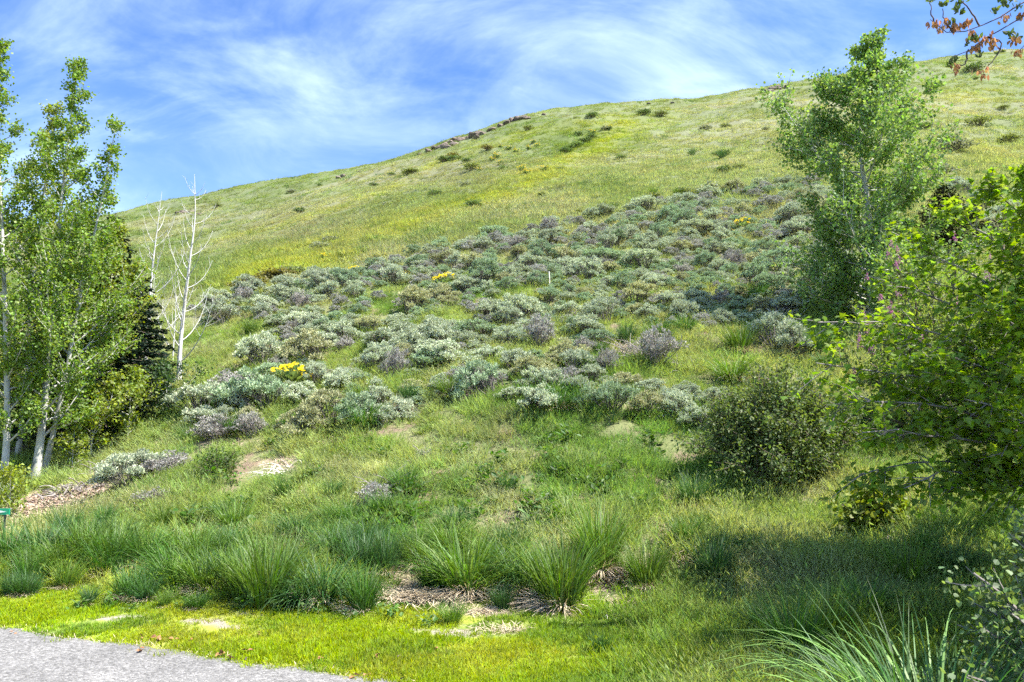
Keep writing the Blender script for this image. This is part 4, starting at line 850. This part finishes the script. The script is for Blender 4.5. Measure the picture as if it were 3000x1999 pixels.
# the near arching clump: its long blades can be told apart
def near_clump():
    p = np.array([1.95, 3.8, float(ground(1.95, 3.8))]); o = empty('wildrye_clump', p, 0, 1.15); tag(o, 'largest arching grass clump, long pale blades, bottom right foreground', 'grass clump', 'wildrye clumps')
    g = MB(); nb = 520; r = .26 * np.sqrt(RNG.random(nb)); a = RNG.uniform(0, 6.28, nb); base = np.stack([r * np.cos(a), r * np.sin(a), np.full(nb, -.04)], -1)
    blades(g, base, a + RNG.normal(0, .5, nb), RNG.uniform(.5, .95, nb), RNG.uniform(.008, .013, nb), RNG.uniform(.05, .7, nb), RNG.uniform(.6, 2.0, nb), 6)
    obj('inner_blades', g.mesh('inner_blades', M['blade_obj']), o, (.075, .17, .04))
    for q in range(250):
        g = MB(); a = np.array([RNG.uniform(0, 6.28)]); b0 = np.array([[.22 * math.cos(a[0]), .22 * math.sin(a[0]), 0]]) * RNG.uniform(.2, 1)
        blades(g, b0, a, np.array([RNG.uniform(.75, 1.15)]), np.array([RNG.uniform(.008, .013)]), np.array([RNG.uniform(.15, .85)]), np.array([RNG.uniform(1.5, 2.6)]), 9); obj('blade', g.mesh('blade', M['blade_obj']), o, np.array((.21, .35, .125)) * RNG.uniform(.8, 1.2))
near_clump()

# ------------------------------------------------------------------ flowers, hill shrubs
def balsam_mesh():
    lf, fl = MB(), MB(); m = 34; a = RNG.uniform(0, 6.28, m); r = RNG.uniform(.02, .16, m); P = np.stack([r * np.cos(a), r * np.sin(a), RNG.uniform(.02, .12, m)], -1)
    leaves(lf, P, np.stack([np.cos(a), np.sin(a), RNG.uniform(.5, 1.4, m)], -1), np.stack([-np.cos(a), -np.sin(a), np.ones(m) * 1.2], -1), RNG.uniform(.16, .26, m), LEAF_OVAL)
    for q in range(22):
        c = np.array([RNG.normal(0, .15), RNG.normal(0, .15), RNG.uniform(.28, .42)]); tube(lf, np.array([[c[0] * .3, c[1] * .3, 0], c * np.array([.8, .8, .6]), c]), [.005, .004, .003], 3)
        k = 11; a = np.linspace(0, 6.28, k, endpoint=False); nr = norm(np.array([RNG.normal(0, .5), -.5 + RNG.normal(0, .4), 1.0])[None])[0]; ax = norm(np.cross(nr, [1, 0, 0.1])[None])[0]; ay = np.cross(nr, ax)
        F_ = np.cos(a)[:, None] * ax + np.sin(a)[:, None] * ay; leaves(fl, np.tile(c, (k, 1)), F_, np.tile(nr, (k, 1)), np.full(k, .055), (LEAF_OVAL[0] * np.array([.9, 1, 1]), LEAF_OVAL[1]))
    return lf.mesh('leaves', M['leaf_obj']), fl.mesh('flowers', M['petal'])
BAL = [balsam_mesh() for _ in range(3)]; bal_items = []
def add_bal(px, py, s_, label=None, y=None, leafy=True):
    p = hit(px, py); o = empty('balsamroot', p, RNG.uniform(-.4, .4), s_); me = BAL[RNG.integers(3)]
    obj('leaves', me[0], o, (.14, .20, .08)); obj('flowers', me[1], o, (.75, .60, .02)); tag(o, label, 'wildflower', 'yellow flower clumps'); bal_items.append((o, p, 'yellow flower clump')) if label is None else None
add_bal(1025, 662, 1.15, 'bright yellow flower clump amid the sagebrush, left of the pale stake'); add_bal(1012, 660, .8, 'smaller yellow flowers touching the middle bright yellow clump')
add_bal(1706, 533, 1.3, 'highest bright yellow flower clump in the sagebrush near the right aspen'); add_bal(668, 884, 1.05, 'broad-leaved clump of yellow flowers low in the sagebrush at left'); add_bal(705, 880, .5, 'pale little yellow flower clump right of the low leafy one')
for a, b, s_ in [(1140, 365, 3), (1170, 345, 2.5), (1185, 352, 2.5), (1215, 345, 2.5), (1235, 340, 2.6), (1150, 340, 2), (1225, 330, 2.2), (1200, 395, 2.6), (1210, 402, 2.2), (1130, 372, 2.4), (1150, 378, 2), (2305, 122, 3.5), (2290, 125, 3), (860, 620, 1.6), (1050, 600, 1.4), (740, 655, 1.3), (920, 643, 1.2), (815, 628, 1.2), (745, 600, 1.6), (1600, 548, 1.0), (1400, 300, 3), (1360, 310, 3), (560, 905, .35), (1250, 395, 2.5), (1100, 395, 2)]:
    add_bal(a, b, s_ * .55)
autolabel(bal_items, '', LM_HILL + LM_SLOPE[:6], '{o} {n} {d} {m}')
def dark_bush(seed):
    fo, st = MB(), MB(); nl = 12
    for q in range(nl):
        phi = q * 2.39996; f = math.sqrt((q + .4) / nl); c = np.array([math.cos(phi) * .45 * f, math.sin(phi) * .4 * f, (.55 - .2 * f) * RNG.uniform(.6, 1.1)]); tube(st, np.array([[0, 0, -.1], c * .6, c]), [.02, .014, .006], 4)
        m = 60; leaves(fo, c + RNG.normal(0, .09, (m, 3)) * np.array([1, 1, .8]), norm(RNG.normal(0, .6, (m, 3)) + np.array([0, 0, .7])), rand_unit(m), RNG.uniform(.06, .11, m), LEAF_DIAMOND)
    return fo.mesh('foliage', M['leaf_obj']), st.mesh('stems', M['bark_brown'])
DB = [dark_bush(q) for q in range(4)]; hb = []
def add_hb(px, py, s_, col, nn):
    p = hit(px, py); s_ = s_ * .72; o = empty('hill_shrub', p, RNG.uniform(0, 6.28), (s_ * 1.3, s_ * 1.3, s_ * .75)); me = DB[RNG.integers(4)]; obj('foliage', me[0], o, np.array(col) * RNG.uniform(.8, 1.2)); obj('stems', me[1], o); tag(o, None, 'shrub', 'shrubs dotting the upper slope'); hb.append((o, p, nn))
DG, OL, BR, SG = (.105, .165, .055), (.18, .22, .08), (.19, .18, .05), (.24, .27, .20)
for a, b, s_, c, nn in [(1300, 352, 1.7, DG, 'dark shrub'), (1325, 340, 1.9, DG, 'dark shrub'), (1345, 330, 1.8, DG, 'dark shrub'), (1310, 345, 1.5, DG, 'dark shrub'), (1360, 318, 1.6, DG, 'dark shrub'), (1390, 300, 1.5, SG, 'grey shrub'), (1330, 312, 1.4, DG, 'dark shrub'), (1000, 452, 1.4, DG, 'dark shrub'), (938, 402, 2.2, OL, 'olive shrub'), (950, 400, 1.8, OL, 'olive shrub'),
                        (1040, 365, 2, BR, 'brown shrub'), (1085, 392, 2.2, OL, 'olive shrub'), (1045, 372, 2.2, DG, 'dark shrub'), (1020, 372, 2, DG, 'dark shrub'), (1090, 478, 1.3, DG, 'dark shrub'), (1660, 360, 1.6, DG, 'dark shrub'), (1650, 362, 1.4, DG, 'dark shrub'), (1665, 398, 1.3, DG, 'dark shrub'), (1700, 390, 1.0, OL, 'olive shrub'), (2250, 290, 2.6, OL, 'olive shrub'), (2240, 165, 3.4, DG, 'dark shrub'),
                        (2180, 330, 2.2, SG, 'grey shrub'), (2200, 350, 2.6, SG, 'grey shrub'), (2160, 405, 1.8, SG, 'grey shrub'), (1630, 445, 1.6, SG, 'grey shrub'), (1575, 452, 1.4, OL, 'olive shrub'), (1500, 462, 1.2, OL, 'olive shrub'), (655, 640, 1.2, BR, 'brown-tipped shrub'), (610, 655, 1.4, BR, 'brown-tipped shrub'), (590, 662, 1.3, BR, 'brown-tipped shrub'), (640, 645, 1.3, BR, 'brown-tipped shrub'), (670, 636, 1.3, OL, 'olive shrub'), (560, 668, 1.2, BR, 'brown-tipped shrub'),
                        (900, 405, 1.2, DG, 'dark shrub'), (690, 490, 1.4, DG, 'dark shrub'), (760, 560, 1.2, SG, 'grey shrub'), (735, 575, 1.2, SG, 'grey shrub'), (860, 430, 1.4, DG, 'dark shrub'), (1120, 345, 1.8, BR, 'brown shrub'), (1215, 300, 2, OL, 'olive shrub'), (1070, 430, 1.3, SG, 'grey shrub'), (1480, 265, 2.2, DG, 'dark shrub'), (1520, 268, 2.2, OL, 'olive shrub'), (1360, 270, 2, DG, 'dark shrub'), (2320, 330, 2, OL, 'olive shrub'), (2120, 300, 2, DG, 'dark shrub'), (1620, 300, 1.8, SG, 'grey shrub')]:
    add_hb(a, b, s_, c, nn)
for q in range(60):
    px, py = RNG.uniform(330, 2340), RNG.uniform(150, 620); e_ = np.interp(u_of(px, py), su, se)
    if e_of(py) > e_ - .012 or (1780 < px < 2180 and py > 150): continue
    p = hit(px, py)
    if p[1] < 36: continue
    add_hb(px, py, RNG.uniform(.5, 1.1) * (.5 + p[1] / 90), (DG, OL, SG, OL)[RNG.integers(4)], 'little tuft-like shrub')
autolabel(hb, '', LM_HILL + LM_SLOPE[:3], '{o} {n} {d} {m}')

# ------------------------------------------------------------------ rocks
def rock_mesh(seed):
    import bmesh
    bm = bmesh.new(); bmesh.ops.create_icosphere(bm, subdivisions=3, radius=1); r_ = np.random.default_rng(seed); pl = norm(r_.normal(size=(13, 3))); dd = r_.uniform(.55, .95, 13)
    for v in bm.verts:
        c = np.array(v.co); k = pl @ c; f = 1.0
        for a, b in zip(k, dd):
            if a > b: f = min(f, b / a)
        c = c * f * (1 + .10 * (fbm(c[0] * 3 + seed, c[1] * 3 + c[2] * 2.2, seed, 3) - .5)); v.co = Vector(c)
    me = bpy.data.meshes.new('rock'); bm.to_mesh(me); bm.free(); me.materials.append(M['rock']); return me
RK = [rock_mesh(q + 3) for q in range(7)]; rk = []
for a, b, w_, h_ in [(780, 407, 8, 5), (787, 404, 7, 5), (828, 392, 6, 3), (850, 387, 5, 2.5), (985, 346, 12, 5), (1000, 340, 13, 6), (1015, 335, 14, 7), (1030, 329, 15, 8), (1045, 323, 14, 8), (1058, 321, 12, 7), (1025, 337, 14, 6), (1045, 331, 12, 6), (1072, 317, 10, 5), (1088, 313, 13, 8), (1100, 309, 13, 9), (1110, 307, 9, 6), (1093, 318, 12, 6),
                    (1130, 297, 12, 5), (1150, 288, 12, 5), (1165, 282, 11, 5), (1178, 276, 9, 9), (1190, 273, 13, 8), (1203, 271, 12, 7), (1215, 270, 8, 4), (1250, 262, 5, 4), (1765, 207, 14, 5), (1780, 203, 16, 6), (1795, 200, 14, 5), (1807, 198, 9, 4), (412, 489, 9, 4), (425, 487, 11, 5), (440, 485, 10, 4), (462, 490, 9, 3), (1490, 236, 5, 3), (1545, 235, 6, 3), (640, 590, 3, 2), (965, 352, 7, 3)]:
    p = hit(a, b + 3); s_ = p[1] / F0
    o = obj('rock', RK[RNG.integers(7)], None, None, p + np.array([0, 0, h_ * s_ * .12])); o.scale = (w_ * s_ * 1.25, w_ * s_ * .9, h_ * s_ * 1.15); o.rotation_euler = (RNG.normal(0, .15), RNG.normal(-.25, .15), RNG.uniform(0, 6.28)); tag(o, None, 'rock', 'rocks along the ridge'); rk.append((o, p, 'brown-grey rock'))
for a, b, w_ in [(910, 955, 26), (1725, 740, 22), (1195, 1238, 9), (760, 1105, 8), (620, 1330, 8), (1340, 905, 14)]:
    p = hit(a, b); s_ = p[1] / F0; o = obj('rock', RK[RNG.integers(7)], None, None, p); o.scale = (w_ * s_ * .6, w_ * s_ * .5, w_ * s_ * .35); o.rotation_euler = (0, 0, RNG.uniform(0, 6.28)); tag(o, None, 'rock', 'stones on the lower slope'); rk.append((o, p, 'pale stone'))
autolabel(rk, '', [('the twin skyline rocks', 784, 405), ('the longest outcrop middle', 1030, 330), ('the second outcrop', 1098, 312), ('the rightmost middle outcrop', 1195, 273), ('the right skyline outcrop', 1788, 202), ('the left slope outcrop', 430, 487), ('the arching grass mats', 900, 1000), ('the lower bank', 900, 1250)], '{o} {n} {d} {m}')

# ------------------------------------------------------------------ dead brush, stake, sign, litter
def dead_brush(px, py, wpx, label, n_=40, mat='twig_grey', up=.5, thick=.010):
    p = hit(px, py); s_ = wpx / F0 * p[1]; mb = MB()
    for q in range(n_):
        a = RNG.uniform(0, 6.28); st = np.array([RNG.normal(0, .22), RNG.normal(0, .18), 0]) * s_; d = np.array([math.cos(a), math.sin(a) * .7, RNG.uniform(0, up)]) * s_ * RNG.uniform(.2, .6); g_ = np.array([0, 0, float(ground(p[0] + st[0], p[1] + st[1])) - p[2]])
        e_ = np.array([0, 0, max(0, float(ground(p[0] + st[0] + d[0], p[1] + st[1] + d[1])) - p[2] - g_[2])]); tube(mb, bezier(st + g_, st + g_ + d * .5 + np.array([0, 0, .1 * s_]) + RNG.normal(0, .05 * s_, 3), st + g_ + d + e_, 5), np.linspace(thick, thick * .3, 5) * RNG.uniform(.5, 1.3), 4)
    o = obj('dead_brush', mb.mesh('dead_brush', M[mat]), None, None, p); tag(o, label, 'dead brush', 'dead brush on the slope')
dead_brush(165, 1130, 110, 'dark root-like dead sticks on the mulch slope below the left aspens', 46, 'twig_grey', .4, .014); dead_brush(215, 1085, 90, 'heap of bleached twigs at the top of the mulch slope', 40, 'twig_grey', .45, .010)
dead_brush(720, 990, 90, 'dark upright dead branches amid sagebrush above the left bank', 26, 'twig_dark', 1.8, .010); dead_brush(880, 1140, 110, 'tangle of grey dead twigs in the middle of the bank', 38, 'twig_grey', .7, .008); dead_brush(970, 1050, 60, 'small wisp of grey twigs above the middle of the bank', 28, 'twig_grey', 1.0, .007)
dead_brush(1450, 815, 120, 'wide grey heap of dead brush below the sagebrush slope', 90, 'twig_grey', .7, .009); dead_brush(1560, 850, 80, 'grey dead twigs right of the wide dead brush heap', 40, 'twig_grey', .6, .008); dead_brush(1800, 720, 90, 'pale dead stalks at the foot of the right aspen', 40, 'wood_pale', .7, .007); dead_brush(1490, 950, 100, 'bleached sticks under the broom-like sagebrush', 26, 'wood_pale', .3, .006)
dead_brush(1710, 890, 120, 'fallen grey sticks above the round serviceberry', 22, 'twig_grey', .2, .010); dead_brush(640, 1085, 110, 'scattered pale sticks on the left bank', 30, 'wood_pale', .15, .006); dead_brush(2080, 1250, 120, 'dead twigs in the shade under the maple', 36, 'twig_grey', .3, .007); dead_brush(340, 1160, 60, 'weathered grey stump-like root beside the left sagebrush', 26, 'wood_pale', .5, .012)
dead_brush(1430, 1420, 90, 'loose dry stalks lying on the verge grass, centre right', 26, 'wood_pale', .15, .004)
def thatch_mat(px, py, wpx, hpx, label, n_=420):
    p = hit(px, py); sx = wpx / F0 * p[1]; sy = .55 * sx * hpx / wpx * 2.2; mb = MB(); bx = RNG.normal(0, .27, n_) * sx; by = RNG.normal(0, .27, n_) * sy; bz = ground(p[0] + bx, p[1] + by) - p[2] + .03
    blades(mb, np.stack([bx, by, bz], -1), RNG.normal(-math.pi / 2, 1.0, n_), RNG.uniform(.08, .30, n_), RNG.uniform(.007, .012, n_), RNG.uniform(1.15, 1.65, n_), RNG.uniform(.1, .4, n_), 3, twist=RNG.uniform(-.7, .7, n_))
    tag(obj('thatch_mat', mb.mesh('thatch_mat', M['thatch']), None, None, p), label, 'dead grass', 'mats of dead grass')
thatch_mat(990, 1375, 200, 60, 'widest straw-coloured mat of dead grass at the foot of the bank', 900); thatch_mat(1385, 1325, 120, 60, 'straw mat of dead grass under the tall upright clump', 520); thatch_mat(800, 1295, 100, 50, 'dead grass mat between two arching clumps, left of centre', 420); thatch_mat(905, 945, 80, 40, 'pale dead grass tussock at the edge of the sagebrush', 420)
thatch_mat(795, 1015, 110, 40, 'pale dead grass drooping below the sagebrush, left of centre', 420); thatch_mat(1235, 1360, 110, 50, 'dead grass mat right of the widest mat', 420); thatch_mat(1560, 1275, 70, 70, 'dead grass streak on bare soil near the bank foot, right of centre', 300); thatch_mat(450, 1130, 60, 24, 'little golden dead grass tuft on the left bank', 140); thatch_mat(1440, 800, 90, 40, 'pale dead grass crest above the wide dead brush', 260); thatch_mat(1360, 905, 60, 50, 'pale dead grass left of the broom-like sagebrush', 240)
# stake
p = hit(1263, 668); hh = 38 / F0 * p[1] + .1; mb = MB(); tube(mb, np.array([[0, 0, -.2], [0, 0, hh * .5], [-.012, 0, hh]]), [.016, .016, .016], 4); mb.add(np.array([[-.03, -.012, hh], [.008, -.012, hh], [.008, .012, hh], [-.03, .012, hh]]), [[0, 1, 2, 3]])
tag(obj('survey_stake', mb.mesh('survey_stake', M['wood_pale']), None, None, p), 'thin pale wooden stake upright in the sagebrush', 'stake')
# sign
def flat(name, rgb, rough=.45):
    m, t = new_mat(name); b = N(t, 'ShaderNodeBsdfPrincipled'); tcx = N(t, 'ShaderNodeTexCoord'); nz = noise(t, 40, 4, .6, tcx.outputs['Object'])
    L(t, ramp(t, nz, [(0.2, tuple(.85 * a for a in rgb)), (.8, rgb)]), b.inputs['Base Color']); b.inputs['Roughness'].default_value = rough; o_ = N(t, 'ShaderNodeOutputMaterial'); L(t, b.outputs[0], o_.inputs[0]); return m
M['sign_green'] = flat('sign_green', (.010, .30, .15)); M['sign_white'] = flat('sign_white', (.80, .82, .78)); M['metal_dark'] = flat('metal_dark', (.05, .05, .05))
def box(mb, x0, x1, y0, y1, z0, z1):
    V = np.array([(a, b, c) for a in (x0, x1) for b in (y0, y1) for c in (z0, z1)]); mb.add(V, [[0, 1, 3, 2], [4, 6, 7, 5], [0, 4, 5, 1], [2, 3, 7, 6], [0, 2, 6, 4], [1, 5, 7, 3]])
ys = 9.3; c_ = at(22.5, 1176, ys); k = ys / F0; wd_, hg_ = 62 * k, 13.5 * k; gz_ = float(ground(c_[0] - wd_ / 2, ys))
so = empty('direction_sign', (c_[0], ys, gz_)); tag(so, 'small green sign with a white arrow at the left frame edge', 'sign'); zc_ = c_[2] - gz_
mb = MB(); box(mb, -wd_, 0, -.008, .008, zc_ - hg_ / 2, zc_ + hg_ / 2); obj('panel', mb.mesh('panel', M['sign_green']), so)
mb = MB(); ah = hg_ * .40; mb.add(np.array([[-wd_ * .62, -.011, zc_ - ah], [-wd_ * .09, -.011, zc_], [-wd_ * .62, -.011, zc_ + ah], [-wd_ * .95, -.011, zc_ - ah * .45], [-wd_ * .62, -.011, zc_ - ah * .45], [-wd_ * .62, -.011, zc_ + ah * .45], [-wd_ * .95, -.011, zc_ + ah * .45]]), [[0, 1, 2]], [[3, 4, 5, 6]]); obj('arrow', mb.mesh('arrow', M['sign_white']), so)
for q in (-.2, -.8):
    mb = MB(); tube(mb, np.array([[wd_ * q, .02, -.2], [wd_ * q, .02, zc_ * .5], [wd_ * q, .02, zc_]]), [.012] * 3, 8); obj('post', mb.mesh('post', M['metal_dark']), so)
# litter on the verge
lt = []
def dead_leaf(px, py, s_, nn, dark=False):
    p = hit(px, py); mb = MB(); m = 3; leaves(mb, RNG.normal(0, .008, (m, 3)) + np.array([0, 0, .03]), norm(RNG.normal(0, 1, (m, 3)) * np.array([1, 1, .25])), norm(RNG.normal(0, .5, (m, 3)) + np.array([0, 0, 1])), np.full(m, s_ * .6), (LEAF_OVAL[0] * np.array([1.2, 1, 2]), LEAF_OVAL[1]))
    o = obj('dead_leaf', mb.mesh('dead_leaf', M['twig_dark'] if dark else M['dead_leaf']), None, None, p); tag(o, None, 'leaf', 'dead leaves on the verge'); lt.append((o, p, nn))
for a, b, s_, d_ in [(28, 1462, .05, 0), (326, 1475, .05, 0), (362, 1473, .09, 0), (400, 1475, .06, 0), (442, 1482, .05, 0), (328, 1505, .08, 0), (505, 1512, .09, 0), (528, 1522, .06, 0), (566, 1506, .08, 0), (558, 1527, .035, 1), (812, 1562, .07, 0), (922, 1520, .05, 1), (862, 1520, .06, 0), (735, 1522, .04, 0), (56, 1410, .04, 1), (920, 1572, .05, 1), (842, 1560, .05, 0), (595, 1468, .05, 0), (1000, 1500, .05, 0)]:
    dead_leaf(a, b, s_, 'small dark cone-like bit' if d_ else 'curled brown dead leaf', bool(d_))
autolabel(lt, '', [('the long pale bare patch', 270, 1422), ('the tan bare patch', 500, 1435), ('the road edge middle', 520, 1520), ('the verge centre', 860, 1500)], '{o} {n} {d} {m}')
# wood chips on the slope under the aspens
def chips():
    n_ = 2600; px = RNG.normal(125, 75, n_); py = 1165 - (px - 125) * .35 + RNG.normal(0, 22, n_); P = hit_many(px[:900], py[:900]); P = np.concatenate([P + RNG.normal(0, .05, P.shape) for _ in range(3)]); P[:, 2] = ground(P[:, 0], P[:, 1]) + .012
    m = len(P); mb = MB(); leaves(mb, P, norm(RNG.normal(0, 1, (m, 3)) * np.array([1, 1, .3])), norm(RNG.normal(0, .4, (m, 3)) + np.array([0, 0, 1])), RNG.uniform(.03, .075, m), (LEAF_DIAMOND[0] * np.array([.7, 1, 1]), LEAF_DIAMOND[1]))
    tag(obj('wood_chips', mb.mesh('wood_chips', M['chip'])), 'reddish wood chip mulch on the slope under the left aspens', 'mulch', None, 'stuff')
chips()
# broad-leaved weeds on the bank
wm = []
def weed_mesh():
    mb = MB(); m = 40; a = RNG.uniform(0, 6.28, m); h = RNG.uniform(.0, .22, m); P = np.stack([RNG.normal(0, .09, m), RNG.normal(0, .09, m), h], -1); leaves(mb, P, np.stack([np.cos(a), np.sin(a), RNG.uniform(.1, .9, m)], -1), norm(RNG.normal(0, .3, (m, 3)) + np.array([0, 0, 1])), RNG.uniform(.07, .14, m), LEAF_OVAL); return mb.mesh('leafy_weed', M['leaf_obj'])
WD = [weed_mesh() for _ in range(4)]
for a, b in [(1130, 1165), (1150, 1120), (1185, 1130), (1215, 1150), (1240, 1180), (1255, 1215), (1205, 1225), (1265, 1160), (1120, 1090), (1240, 1110), (1280, 1190), (1080, 1190), (770, 1095), (700, 1180), (560, 1170), (640, 1210), (880, 1190), (940, 1150), (1330, 1200), (1430, 1080), (1500, 1060), (980, 1190), (430, 1400), (560, 1400), (640, 1405), (720, 1410), (300, 1405), (260, 1395), (190, 1400), (900, 1420), (980, 1440), (800, 1425), (25, 1590)][:-1] + [(float(RNG.uniform(420, 1560)), float(RNG.uniform(985, 1230))) for _ in range(40)]:
    p = hit(a, b); s_ = RNG.uniform(.5, 1.0) * (.55 if b > 1380 else 1); o = empty('leafy_weed', p, RNG.uniform(0, 6.28), s_); obj('leaves', WD[RNG.integers(4)], o, np.array((.085, .165, .028)) * RNG.uniform(.8, 1.3)); tag(o, None, 'weed', 'broad-leaved weeds on the bank'); wm.append((o, p, 'broad-leaved green weed'))
autolabel(wm, '', LM_FOOT[1:6] + [('the verge middle', 860, 1420), ('the middle dead twigs', 880, 1140)], '{o} {n} {d} {m}')

# dry fringe where the verge meets the road
m = 5200; k = RNG.integers(0, n, m); k = k[(s[k] > -6) & (s[k] < 9)]; m = len(k); P = edge[k] + rdir[None] * RNG.uniform(-.04, .04, (m, 1)) + rn[None] * RNG.normal(.015, .03, (m, 1))
mb = MB(); blades(mb, np.concatenate([P, np.full((m, 1), .004)], 1), RNG.uniform(0, 6.28, m), RNG.uniform(.02, .06, m), RNG.uniform(.004, .008, m), RNG.uniform(.5, 1.4, m), RNG.uniform(.1, .6, m), 2)
tag(obj('verge_edge_straw', mb.mesh('verge_edge_straw', M['thatch'])), 'ragged dry grass fringe along the road edge', 'dead grass', None, 'stuff')

# straw and stick litter on the bare patches
mb = MB()
for bx, by, rx, ry, kd in BARE:
    if kd == 'sand' or bx > 2350: continue
    m = int(60 + 2.2 * rx); P = hit_many(bx + RNG.normal(0, .5, m) * rx, by + RNG.normal(0, .5, m) * ry); m = len(P); P[:, 2] += .01
    blades(mb, P, RNG.uniform(0, 6.28, m), RNG.uniform(.05, .16, m) * np.clip(P[:, 1] / 9, .8, 1.6), RNG.uniform(.006, .011, m), RNG.uniform(1.15, 1.6, m), RNG.uniform(-.1, .3, m), 2)
tag(obj('straw_litter', mb.mesh('straw_litter', M['thatch'])), 'loose straw littering the bare soil patches of the bank', 'litter', None, 'stuff')
